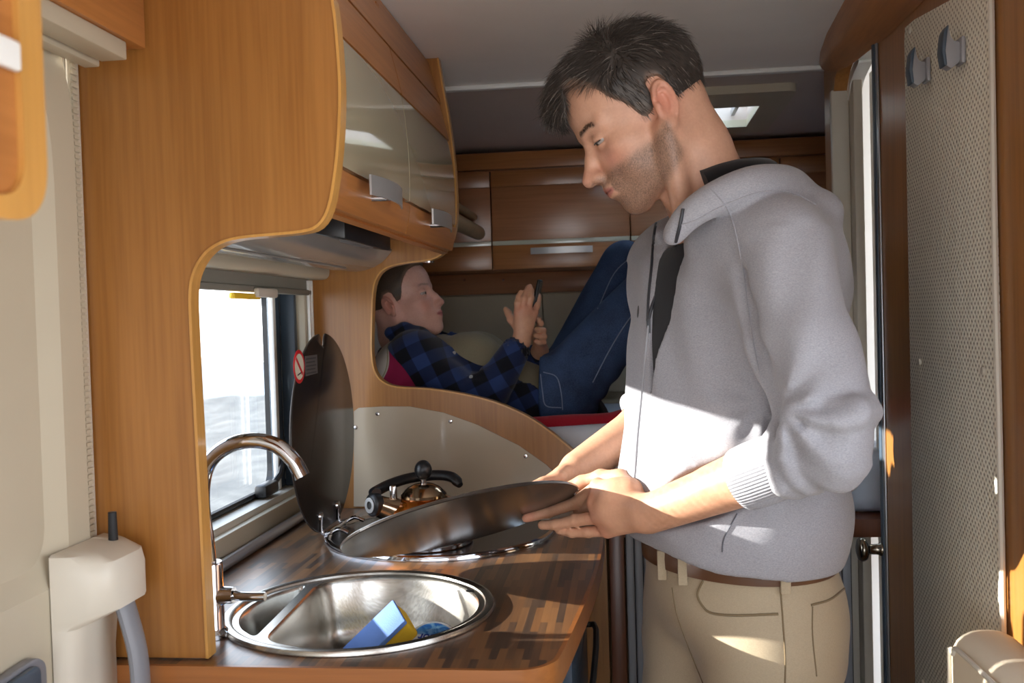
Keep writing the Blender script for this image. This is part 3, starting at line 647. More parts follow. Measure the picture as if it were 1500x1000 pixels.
lb = prism('text_label', [(y0, tl[2]-.020), (y0+.072, tl[2]-.018), (y0+.072, tl[2]+.018), (y0, tl[2]+.018)], 0, LX+.0027, LX+.003, 'label_grey', ul)
for k in range(5): box('text_line', (LX+.003, y0+.006, tl[2]+.011-k*.0068), (LX+.0032, y0+.064-(k % 2)*.006, tl[2]+.0135-k*.0068), 'label_dark', lb, bevel=0)
for y in (HYc-.055, HYc+.055):
    hg = tube('hinge', cat([(LX+.006, y, ZC+.045), (LX+.006, y, ZC+.014), (LX+.022, y, ZC+.013), (LX+.040, y, ZC+.020), (LX+.058, y, ZC+.013)], 4), .0042, 'chrome', ul, 10)
    lathe('pad', [(0, .005), (.008, .004), (.009, 0)], (LX+.0027, y, ZC+.045), 'chrome', hg, 16, axis=(1, 0, 0))
tube('hinge_rod', [(LX+.030, HYc-.075, ZC+.0175), (LX+.030, HYc+.075, ZC+.0175)], .003, 'chrome', ul, 8)
# ------------------------------------------------------------------ kettle
KX, KY, KZ = -.382, 1.750, ZC+.0005
kt = thing('kettle', (KX, KY, KZ), 'amber copper-coloured whistling kettle with black handle on the hob', 'kettle')
lathe('body', [(0, 0), (.080, .0), (.086, .003), (.088, .008), (.087, .012), (.0855, .022), (.083, .034), (.078, .048), (.068, .063), (.054, .074), (.044, .0785), (.040, .079)], (KX, KY, KZ), 'copper', kt, 56)
lathe('base_ring', [(.0862, .0035), (.0895, .005), (.0895, .010), (.0868, .0125)], (KX, KY, KZ), 'chrome', kt, 56)
ldk = lathe('lid', [(.0435, .0788), (.0435, .083), (.040, .087), (.030, .094), (.018, .099), (0, .1005)], (KX, KY, KZ), 'kettle_lid', kt, 48)
lathe('lid_stem', [(.006, .0995), (.006, .107), (.004, .108)], (KX, KY, KZ), 'chrome', ldk, 16)
lathe('lid_knob', [(.002, .1065)]+[(.0165*math.sin(a), .122-.0165*math.cos(a)) for a in [math.pi*i/14 for i in range(1, 14)]]+[(0, .1385)], (KX, KY, KZ), 'black_plastic', ldk, 28)
sp0 = np.array([KX-.050, KY-.030, KZ+.058]); sp1 = np.array([KX-.079, KY-.050, KZ+.074])
tube('spout', [sp0, (sp0+sp1)/2, sp1], [.024, .019, .0165], 'kettle_lid', kt, 24)
dsp = _n(np.array([-.55, -.8, .06]))
wh = lathe('whistle_cap', [(.0155, -.012), (.0185, -.010), (.0185, .004), (.015, .008), (.012, .0085), (0, .0085)], tuple(sp1+dsp*.006), 'black_plastic', kt, 28, axis=tuple(dsp))
lathe('whistle_ring', [(.0065, 0), (.0065, .0016), (.0125, .0016), (.0125, 0)], tuple(sp1+dsp*.0148), 'aluminium', wh, 28, axis=tuple(dsp))
hn = cat([sp1+np.array([0, .006, .018]), (KX-.084, KY-.034, KZ+.092), (KX-.066, KY+.006, KZ+.098), (KX-.035, KY+.040, KZ+.103), (KX+.01, KY+.058, KZ+.105), (KX+.045, KY+.052, KZ+.102), (KX+.062, KY+.040, KZ+.090)], 5)
tube('handle', hn, [.010]*4+[.0115]*(len(hn)-6)+[.009, .007], 'black_plastic', kt, 14, flat=.75)
box('handle_bracket', (KX-.056, KY-.038, KZ+.076), (KX-.044, KY-.028, KZ+.102), 'chrome', kt, bevel=.002)
def stretch(o):
    for ch in o.children:
        if ch.type == 'MESH': ch.data.transform(Matrix.Translation((0, 0, KZ)) @ Matrix.Diagonal((1, 1, 1.14, 1)) @ Matrix.Translation((0, 0, -KZ)))
        stretch(ch)
stretch(kt)
# ================================================================== right wall with the washroom doorway
jf = at(1227, 500, X=XR); jn = at(1290, 500, X=XR)
OY0, OY1, OZ = jn[1], jf[1], 1.955
WR1 = 2.385
outer = [(-1.6, 0), (OY0, 0)]
arch = [(OY0, 1.945), (OY0+.12, 1.958), (OY0+.25, 1.962), (OY1-.12, 1.955), (OY1-.04, 1.93), (OY1, 1.88)]
arch = [tuple(p) for p in cat(arch, 4)]
struct(prism('wall_right', [(-.75, 0), (OY0, 0)]+arch+[(OY1, 0), (WR1, 0), (WR1, CEIL-.001), (-.75, CEIL-.001)], 0, XR, XR+.03, 'honey_wood', holes=[rounded([(.0, .82), (.95, .82), (.95, 1.62), (.0, 1.62)], .06)]))  # the hole is an added, unseen side window that brightens the interior
struct(box('wall_washroom', (XR+.9, .9, 0), (XR+.93, WR1, CEIL), 'white_plastic', bevel=0))
struct(box('wall_washroom_back', (XR+.031, WR1-.02, 0), (XR+.9, WR1, CEIL), 'white_plastic', bevel=0))
struct(box('ceiling_washroom', (.62, 1.2, CEIL), (1.46, 2.37, CEIL+.05), 'white_plastic', bevel=0))
V, Fc = [], []; ysc = [-.7, 1.2, 1.8, 2.1, 2.25, 2.34, WR1]; dsc = [.075, .072, .066, .050, .034, .018, .004]
for y, d in zip(ysc, dsc):
    for u, w in ((1, 0), (.93, .25), (.75, .55), (.42, .82), (0, 1.0), (0, 0)): V.append((XR-.001-d*u, y, CEIL-.0005-w*d*1.35))
for i in range(len(ysc)-1):
    for j in range(6): Fc.append((i*6+j, i*6+(j+1) % 6, (i+1)*6+(j+1) % 6, (i+1)*6+j))
Fc += [tuple(range(6)), tuple(range(len(V)-6, len(V)))]
cr = obj('cornice', V, Fc, 'honey_wood_y', smooth=True); tag(cr, 'honey wood cornice between the ceiling and washroom wall', 'cornice')
# pale door jamb profiles
struct(box('trim_7', (XR-.006, OY1-.012, 0), (XR+.034, OY1+.004, 1.90), 'cream_light', bevel=.003))
struct(box('trim_8', (XR+.034, OY1-.050, 0), (XR+.055, OY1-.002, 1.94), 'cream_light', bevel=.004))
ar = prism('door_arch', arch+[(p[0], p[1]-.022) for p in reversed(arch)], 0, XR+.0305, XR+.06, 'white_plastic', None); struct(ar); ar.name = 'trim_10'
pt = at(1252, 712, X=XR+.03)
lk = thing('door_catch', (XR+.03, OY1-.05, pt[2]), 'small pale strike plate with a black slot on the washroom jamb', 'door catch')
box('plate', (XR+.0235, OY1-.075, pt[2]-.05), (XR+.0335, OY1-.03, pt[2]+.10), 'cream_light', lk, bevel=.002)
box('slot', (XR+.0215, OY1-.066, pt[2]-.02), (XR+.0233, OY1-.040, pt[2]+.03), 'black_plastic', lk, bevel=.004)
# sliding washroom door standing half open, white leaf in the opening
wd = thing('door_2', (XR+.07, 2.0, 0), 'white washroom door leaf standing in the arched opening', 'door'); struct(wd)
box('leaf', (XR+.068, OY0-.30, .02), (XR+.094, OY1-.054, 1.925), 'white_plastic', wd, bevel=.003)
box('edge_strip', (XR+.0615, OY0+.02, .02), (XR+.0675, OY0+.04, 1.925), 'cream_light', wd, bevel=.001)
# grey metal edge of the near jamb and the round pull
struct(box('trim_11', (XR-.006, OY0-.012, 0), (XR+.034, OY0+.006, 1.94), 'slate_plastic', bevel=.003))
struct(box('trim_12', (XR-.004, OY0-.028, 0), (XR-.0005, OY0-.0125, 1.95), 'aluminium', bevel=.001))
kp = at(1292, 800, X=XR)
kb_ = lathe('door_knob', [(.013, 0), (.013, .003), (.0105, .006), (.0095, .022), (.012, .026), (.020, .029), (.0235, .034), (.0235, .039), (.020, .044), (.010, .047), (0, .0475)], (XR-.0065, OY0-.004, kp[2]), 'knob_metal', None, 36, axis=(-1, 0, 0))
kb_['label'] = 'round turned metal knob'; adopt(kb_, wd)
# woven wall panel with two grey hooks
fp = [(1325, 60), (1326, 40), (1340, 28), (1395, -2), (1420, -16), (1451, -30), (1456, 300), (1463, 600), (1470, 950), (1473, 1050), (1341, 1010), (1339, 900), (1333, 500)]
fq = [yz(a, b, XR-.006) for a, b in fp]
wp = thing('woven_panel', (XR, 1.6, .7), 'pale woven cloth covered panel on the washroom wall', 'wall panel')
prism('cloth', fq, 0, XR-.007, XR-.0008, 'woven_cloth', wp, bevel=.002)
pe = [yz(a, b, XR-.008) for a, b in ((1451, -20), (1454, 150), (1456, 300), (1459, 450), (1463, 600), (1467, 780), (1470, 950), (1472, 1040))]
tube('piping', [(XR-.008, p[0], p[1]) for p in cat(pe, 6)], .0042, 'cream_light', wp, 8)
for (a, b) in ((1333, 44), (1347, 530), (1440, 543), (1352, 1000)):
    p = at(a, b, X=XR-.008); lathe('stud', [(0, .004), (.005, .003), (.007, 0)], (XR-.0072, p[1], p[2]), 'cream_light', wp, 14, axis=(-1, 0, 0))
for i, (a, b, lab) in enumerate(((1341, 103, 'grey plastic coat hook beside the doorway, lower of the two on the woven panel'), (1391, 75, 'grey plastic coat hook on the woven panel, farther from the doorway'))):
    p = at(a+14, b, X=XR-.012)
    hk = thing('coat_hook', (XR-.008, p[1], p[2]), lab, 'coat hook', 'coat hooks on the woven panel')
    y, z = p[1], p[2]; s = 1.12
    box('back_plate', (XR-.014, y-.016, z-.020), (XR-.0075, y+.012, z+.018), 'hook_grey', hk, bevel=.004)
    # upswept blade standing off the wall
    bl2 = [(XR-.014, z-.016), (XR-.014, z+.012), (XR-.022, z+.012), (XR-.026, z+.018), (XR-.029, z+.036), (XR-.035, z+.026), (XR-.037, z+.0), (XR-.034, z-.020), (XR-.026, z-.026)]
    prism('blade', rounded(bl2, .004, 4), 1, y-.010, y+.010, 'hook_grey', hk, bevel=.003)
    prism('blade_face', rounded([(XR-.0295, z+.036), (XR-.0355, z+.026), (XR-.0385, z), (XR-.0355, z-.021), (XR-.032, z-.021), (XR-.034, z)], .002, 3), 1, y-.0115, y+.0115, 'slate_plastic', hk, bevel=.001)
# cream upholstered seat back in the corner
s0 = at(1425, 985, X=XR-.06); s1 = at(1500, 952, X=XR-.06)
def cushion(name, lo, hi, m, parent, r):
    o = box(name, lo, hi, m, parent, bevel=r, seg=5); return o
sb = thing('seat_back', (XR-.06, .9, .5), 'cream upholstered seat back by the washroom wall', 'seat')
zt = at(1470, 952, X=XR-.06)[2]
ye = at(1425, 990, X=XR-.06)[1]
cushion('backrest', (XR-.095, ye-.55, .45), (XR-.01, ye, zt), 'seat_cream', sb, .035)
cushion('seat_cushion', (XR-.45, ye-.55, .30), (XR-.01, ye-.02, .449), 'seat_cream', sb, .04)
tube('seam_piping', cat([(XR-.094, ye-.54, zt-.015), (XR-.096, ye-.1, zt-.015), (XR-.094, ye-.035, zt-.03), (XR-.094, ye-.018, zt-.07), (XR-.094, ye-.018, .50)], 5), .003, 'cream_light', sb, 8)
box('base', (XR-.44, ye-.54, .0), (XR-.02, ye-.03, .299), 'honey_wood', sb)
# ================================================================== rear cupboards over the bed
RY = 3.25
hd = box('rear_header', (-.745, RY-.01, 1.905), (1.40, RY+.015, 1.963), 'honey_wood_x', None, bevel=.004); tag(hd, 'honey wood header board over the rear cupboards', 'header')
rc = thing('rear_cupboard', (.3, RY, 1.57), 'row of honey wood cupboards along the rear wall over the bed', 'cupboard')
zt_, zb_ = 1.900, 1.565
boxes('carcass', [((-.74, RY+.016, 1.90), (1.40, 3.515, 1.912)), ((-.74, RY+.022, zb_), (1.40, 3.515, zb_+.012)), ((-.74, 3.50, zb_+.012), (1.40, 3.515, 1.90))], 'honey_wood_x', rc)
xs0 = at(720, 330, Y=RY)[0]; xs1 = at(923, 320, Y=RY)[0]; xs2 = at(1142, 230, Y=RY)[0]
edges = [-.74, xs0, xs1, xs2, 1.02, 1.40]
sp_ = at(780, 355, Y=RY)[2]
ts_ = at(780, 272, Y=RY)[2]
for i in range(5):
    x0, x1 = edges[i]+.002, edges[i+1]-.002
    d = box('door', (x0, RY+.004, zb_), (x1, RY+.021, zt_), 'honey_wood_x', rc, bevel=.002)
    box('top_rail', (x0, RY-.001, ts_+.0015), (x1, RY+.0038, zt_), 'honey_wood_x', d, bevel=.001)
    box('panel', (x0, RY-.0005, sp_+.010), (x1, RY+.0038, ts_-.0005), 'rear_panel', d, bevel=.001)
    box('pale_strip', (x0, RY-.001, sp_-.006), (x1, RY+.0038, sp_+.009), 'pane_strip', d, bevel=.001)
    box('bottom_rail', (x0, RY-.001, zb_), (x1, RY+.0038, sp_-.007), 'honey_wood_x', d, bevel=.001)
    if 0 < i < 4:
        c = at(823, 366, Y=RY)[0] if i == 1 else (x0+x1)/2; zc_ = at(823, 366, Y=RY)[2]
        hp = [(c+.105*(2*k/10-1), RY-.016-.010*(1-(2*k/10-1)**2)) for k in range(11)]; V, Fc = [], []
        for (xx, yy) in hp:
            for dy, zz in ((0, zc_-.012), (-.003, zc_-.012), (-.003, zc_+.010), (0, zc_+.010)): V.append((xx, yy+dy, zz))
        for k in range(10):
            for j in range(4): Fc.append((k*4+j, k*4+(j+1) % 4, k*4+4+(j+1) % 4, k*4+4+j))
        Fc += [(0, 1, 2, 3), (40, 41, 42, 43)]
        hh = obj('handle', V, Fc, 'satin_nickel', d)
        tube('post', [(c, RY-.001, zc_-.008), (c, RY-.026, zc_-.008)], .005, 'chrome', hh, 10)
wb = box('wall_board', (-.74, 3.485, 1.488), (1.40, 3.518, 1.5635), 'rear_panel', None, bevel=.002); tag(wb, 'brown wood board on the rear wall below the cupboards', 'board')
for a in (680, 737):
    p = at(a, 410, Y=3.484); s = lathe('peg_hole', [(0, .002), (.004, .002), (.005, 0)], (p[0], 3.4848, p[2]), 'dark_wood', wb, 12, axis=(0, -1, 0))
# pale poles behind the wall cupboard
for (a0, b0, a1, b1, r, lab) in ((660, 296, 694, 318, .014, 'thin pale wooden pole end behind the wall cupboard'), (655, 314, 702, 342, .024, 'thick pale wooden pole end behind the wall cupboard')):
    p1 = at(a1, b1, Y=3.2475); p0 = np.array([p1[0]+.02, 2.1245, p1[2]-.02])
    tag(tube('wooden_pole', [p0, p0+(p1-p0)*.97, p1], [r, r, r*.86], 'pole_wood', None, 20), lab, 'pole')
# upholstered panels on the rear wall by the mattress
for i, (x0, x1) in enumerate(((-.74, -.30), (-.297, .40), (.403, 1.40))):
    b = box('wall_cushion', (x0, 3.495, 1.12), (x1, 3.519, 1.484), 'headliner_panel', None, bevel=.006)
    tag(b, ['beige padded wall panel at the head end of the bed', 'beige padded wall panel behind the phone', 'beige padded wall panel at the foot end of the bed'][i], 'wall panel', 'padded panels along the bed')
# ================================================================== bed
MZ = 1.080
bd = thing('bed_base', (.3, 2.6, 0), 'dark wood bed platform with a grey roller-shutter locker front', 'bed base')
box('platform', (-.745, 2.14, .90), (1.41, 3.515, .94), 'dark_wood', bd)
box('front_board', (bln[-1][0]+.006, 2.128, 0), (at(914, 800, Y=2.13)[0], 2.150, .985), 'dark_wood', bd)
gx0 = at(915, 800, Y=2.14)[0]+.002
for i in range(30):
    x = gx0+i*.0195
    if x+.019 > XR-.01: break
    box('slat', (x, 2.134, .02), (x+.0178, 2.146, .965), 'tambour_grey', bd, bevel=.004)
box('shutter_back', (gx0, 2.147, .01), (XR-.012, 2.152, .97), 'black_plastic', bd, bevel=0)
box('shutter_rail', (gx0, 2.130, .966), (XR-.012, 2.150, .99), 'aluminium', bd, bevel=.002)
mt = thing('mattress', (.3, 2.8, .94), 'mattress under a pale blue fitted sheet on the bed platform', 'mattress')
cushion('core', (-.74, 2.186, .941), (1.40, 3.49, MZ), 'sheet_blue', mt, .035)
# ================================================================== sculpting toolkit for bodies and cloth: distance fields -> one surface
class Vox:
    def __init__(s, lo, hi, h):
        s.h = h; s.lo = np.array(lo, np.float32); n = [int(math.ceil((b-a)/h))+1 for a, b in zip(lo, hi)]
        s.ax = [np.float32(lo[i])+np.arange(n[i], dtype=np.float32)*np.float32(h) for i in range(3)]
        s.d = np.full(n, 1e3*h, np.float32)
    def reg(s, lo, hi):
        sl = []
        for i in range(3):
            a = max(0, int((lo[i]-s.lo[i])/s.h)-1); b = min(len(s.ax[i]), int((hi[i]-s.lo[i])/s.h)+3)
            if b <= a: return None
            sl.append(slice(a, b))
        return tuple(sl)
    def pts(s, sl): return s.ax[0][sl[0]][:, None, None], s.ax[1][sl[1]][None, :, None], s.ax[2][sl[2]][None, None, :]
    def put(s, sl, v, k, sub=False):
        a = s.d[sl]
        if sub: v = -v; r = np.maximum(a, v); 
        else: r = np.minimum(a, v)
        if k > 0:
            hh = np.maximum(k-np.abs(a-v), 0)/k; q = hh*hh*k*.25; r = r+q if sub else r-q
        s.d[sl] = r
    def cap(s, a, b, ra, rb=None, k=0.0, sub=False):
        rb = ra if rb is None else rb; a = np.array(a, np.float32); b = np.array(b, np.float32); m = max(ra, rb)+k+2*s.h
        sl = s.reg(np.minimum(a, b)-m, np.maximum(a, b)+m)
        if sl is None: return s
        X, Y, Z = s.pts(sl); ba = b-a; L = float(ba.dot(ba))+1e-12; px, py, pz = X-a[0], Y-a[1], Z-a[2]
        t = np.clip((px*ba[0]+py*ba[1]+pz*ba[2])/L, 0, 1)
        v = np.sqrt((px-ba[0]*t)**2+(py-ba[1]*t)**2+(pz-ba[2]*t)**2)-(ra+(rb-ra)*t); s.put(sl, v, k, sub); return s
    def chain(s, pts, rs, k=0.0, sub=False):
        for i in range(len(pts)-1): s.cap(pts[i], pts[i+1], rs[i], rs[i+1], k, sub)
        return s
    def ell(s, c, r, R=None, k=0.0, sub=False):
        c = np.array(c, np.float32); r = np.array(r, np.float32); m = float(max(r))+k+2*s.h
        sl = s.reg(c-m, c+m)
        if sl is None: return s
        X, Y, Z = s.pts(sl); px, py, pz = X-c[0], Y-c[1], Z-c[2]
        if R is not None:
            R = np.array(R, np.float32); px, py, pz = px*R[0, 0]+py*R[1, 0]+pz*R[2, 0], px*R[0, 1]+py*R[1, 1]+pz*R[2, 1], px*R[0, 2]+py*R[1, 2]+pz*R[2, 2]
        k0 = np.sqrt((px/r[0])**2+(py/r[1])**2+(pz/r[2])**2); k1 = np.sqrt((px/r[0]**2)**2+(py/r[1]**2)**2+(pz/r[2]**2)**2)+1e-9
        s.put(sl, k0*(k0-1)/k1, k, sub); return s
    def fn(s, lo, hi, f, k=0.0, sub=False):
        sl = s.reg(lo, hi)
        if sl is not None: s.put(sl, f(*s.pts(sl)).astype(np.float32), k, sub)
        return s
    def add(s, lo, hi, f):
        sl = s.reg(lo, hi)
        if sl is not None: s.d[sl] += f(*s.pts(sl)).astype(np.float32)
        return s
    def inter(s, f, k=0.0):
        v = f(*s.pts((slice(None),)*3)); v = np.broadcast_to(v, s.d.shape); r = np.maximum(s.d, v)
        if k > 0: hh = np.maximum(k-np.abs(s.d-v), 0)/k; r = r+hh*hh*k*.25
        s.d = r.astype(np.float32); return s
    def mesh(s, smooth=1):
        """naive surface nets"""
        d = s.d; d[0], d[-1], d[:, 0], d[:, -1], d[:, :, 0], d[:, :, -1] = (s.h,)*6
        g = d < 0; n = d.shape
        cnt = np.zeros((n[0]-1, n[1]-1, n[2]-1), np.int8)
        for i in (0, 1):
            for j in (0, 1):
                for k in (0, 1): cnt += g[i:n[0]-1+i, j:n[1]-1+j, k:n[2]-1+k]
        act = (cnt > 0) & (cnt < 8); I, J, K = np.nonzero(act); idx = np.full(act.shape, -1, np.int32); idx[I, J, K] = np.arange(len(I))
        cs = [(i, j, k) for i in (0, 1) for j in (0, 1) for k in (0, 1)]; val = {c: d[I+c[0], J+c[1], K+c[2]] for c in cs}
        P = np.zeros((len(I), 3)); C = np.zeros(len(I))
        for a in cs:
            for ax in range(3):
                if a[ax]: continue
                b = list(a); b[ax] = 1; b = tuple(b); va, vb = val[a], val[b]; m = (va < 0) != (vb < 0)
                t = np.where(m, va/np.where(m, va-vb, 1), 0)
                for q in range(3): P[:, q] += np.where(m, a[q]+(t if q == ax else 0), 0)
                C += m
        P /= C[:, None]; P = (P+np.stack([I, J, K], 1))*s.h+s.lo
        Fs = []
        for ax in range(3):
            u, v = (ax+1) % 3, (ax+2) % 3
            s0 = [slice(1, n[q]-1) for q in range(3)]; s0[ax] = slice(0, n[ax]-1); s1 = list(s0); s1[ax] = slice(1, n[ax])
            A, B = g[tuple(s0)], g[tuple(s1)]; E = np.nonzero(A != B)
            e = [E[0].copy(), E[1].copy(), E[2].copy()]
            for q in range(3):
                if q != ax: e[q] = e[q]+1
            fl = A[E]
            def cell(du, dv): c = [x.copy() for x in e]; c[u] += du; c[v] += dv; return idx[c[0], c[1], c[2]]
            q4 = np.stack([cell(-1, -1), cell(0, -1), cell(0, 0), cell(-1, 0)], 1); q4[~fl] = q4[~fl][:, ::-1]; Fs.append(q4)
        Fq = np.concatenate(Fs); Fq = Fq[(Fq >= 0).all(1)]
        for _ in range(smooth):
            S = np.zeros_like(P); N = np.zeros(len(P))
            for i in range(4):
                a, b = Fq[:, i], Fq[:, (i+1) % 4]; np.add.at(S, a, P[b]); np.add.at(N, a, 1)
            P = .5*P+.5*S/np.maximum(N, 1)[:, None]
        return P, Fq
def vnormals(P, Fq):
    N = np.zeros_like(P); fn = np.cross(P[Fq[:, 2]]-P[Fq[:, 0]], P[Fq[:, 3]]-P[Fq[:, 1]])
    for i in range(4): np.add.at(N, Fq[:, i], fn)
    return N/(np.linalg.norm(N, axis=1)[:, None]+1e-12)
def skinobj(name, P, Fq, m, parent=None, col=None):
    me = bpy.data.meshes.new(name); me.vertices.add(len(P)); me.vertices.foreach_set('co', np.asarray(P, np.float32).ravel())
    k = Fq.shape[1]; me.loops.add(len(Fq)*k); me.loops.foreach_set('vertex_index', np.asarray(Fq, np.int32).ravel())
    me.polygons.add(len(Fq)); me.polygons.foreach_set('loop_start', np.arange(0, len(Fq)*k, k, dtype=np.int32))
    me.polygons.foreach_set('use_smooth', np.ones(len(Fq), bool)); me.update(calc_edges=True); me.validate()
    if col is not None:
        at_ = me.color_attributes.new('Col', 'FLOAT_COLOR', 'POINT'); c4 = np.ones((len(P), 4), np.float32); c4[:, :col.shape[1]] = col; at_.data.foreach_set('color', c4.ravel())
    me.materials.append(mat(m)); o = bpy.data.objects.new(name, me); COL.objects.link(o)
    if parent is not None: adopt(o, parent)
    return o
def join_pf(lst):
    Ps, Fs, n = [], [], 0
    for P, Fq in lst: Ps.append(P); Fs.append(Fq+n); n += len(P)
    return np.concatenate(Ps), np.concatenate(Fs)
_rs = np.random.RandomState(11)
def wnoise(seed, n=7, lo=.6, hi=1.6):
    r = np.random.RandomState(seed); K = r.normal(size=(n, 3)); K /= np.linalg.norm(K, axis=1)[:, None]; K *= r.uniform(lo, hi, (n, 1)); ph = r.uniform(0, 6.28, n)
    return lambda X, Y, Z, s: sum(np.sin((K[i, 0]*X+K[i, 1]*Y+K[i, 2]*Z)*s+ph[i]) for i in range(n))/n*1.6
def sm(a, b, x): t = np.clip((x-a)/(b-a), 0, 1); return t*t*(3-2*t)
def mixc(A, B, t): return A*(1-t[:, None])+np.array(B)[None, :3]*t[:, None]
def vattr(name, rough=.5, sss=0.0, spec=.5, noise=None, bump=0.0, bscale=800, sheen=0.0):
    t = NT(name); a = t.n('ShaderNodeAttribute', attribute_name='Col'); base = a.outputs['Color']; co = t.coords()
    if noise: base = t.mix(noise, base, t.ramp(t.noise(co, 260, 3), [(.3, (.25, .25, .25, 1)), (.7, (.75, .75, .75, 1))]), 'OVERLAY')
    t.l(base, t.p.inputs['Base Color']); t.set(Roughness=rough, Specular_IOR_Level=spec, Subsurface_Weight=sss, Sheen_Weight=sheen)
    if sss: t.p.inputs['Subsurface Radius'].default_value = (.010, .004, .002); t.p.inputs['Subsurface Scale'].default_value = .5
    if bump: t.bump(t.noise(co, bscale, 3), bump, .0008)
    return t.m
vattr('skin', .46, sss=.10, noise=.10, bump=.12, bscale=900, spec=.4)
sk_ = NT.__new__(NT); sk_.m = MATS['skin']; sk_.t = sk_.m.node_tree; sk_.p = sk_.t.nodes['Principled BSDF']
_a = [n_ for n_ in sk_.t.nodes if n_.type == 'ATTRIBUTE'][0]; _src = sk_.p.inputs['Base Color'].links[0].from_socket
_st = sk_.noise(sk_.coords((1, 1, .55)), 620, 2, .6); _lo = sk_.noise(sk_.coords(), 120, 3)
_mm = sk_.n('ShaderNodeMath', operation='MULTIPLY_ADD'); sk_.l(_a.outputs['Alpha'], _mm.inputs[0]); _mm.inputs[1].default_value = .62; sk_.l(_st, _mm.inputs[2])
_r = sk_.n('ShaderNodeMapRange'); sk_.l(_mm.outputs[0], _r.inputs[0]); _r.inputs[1].default_value = .60; _r.inputs[2].default_value = 1.20
_q = sk_.n('ShaderNodeMath', operation='MULTIPLY'); sk_.l(_r.outputs[0], _q.inputs[0]); sk_.l(_a.outputs['Alpha'], _q.inputs[1])
sk_.l(sk_.mix(_q.outputs[0], _src, lin(74, 60, 50)), sk_.p.inputs['Base Color'])
vattr('hair', .5, spec=.35)
def cloth(name, c, rough=.85, weave=1500, melange=.0, bump=.25, sheen=.15):
    t = NT(name); co = t.coords(); base = c
    nz = t.noise(t.coords((420, 420, 900)), 1.0, 3)
    k = melange
    base = t.ramp(nz, [(.3, tuple(x*(1-k) for x in c[:3])+(1,)), (.7, tuple(min(1, x*(1+k)) for x in c[:3])+(1,))])
    t.l(base, t.p.inputs['Base Color']); t.set(Roughness=rough, Sheen_Weight=sheen, Specular_IOR_Level=.25); t.bump(t.noise(co, weave, 2), bump, .0006); return t.m
cloth('grey_fleece', lin(152, 152, 158), melange=.16)
cloth('black_cotton', lin(28, 28, 31), melange=.1)
cloth('khaki', lin(168, 153, 128), melange=.07, rough=.8)
cloth('khaki_dark', lin(120, 104, 78), melange=.07)
cloth('lining_slate', lin(110, 118, 128), melange=.08)
cloth('olive_cotton', lin(132, 124, 102), melange=.08)
cloth('red_blanket', lin(176, 30, 48), melange=.15)
plain('leather', lin(88, 58, 38), .35, var=.12, bump=.1, bscale=300)
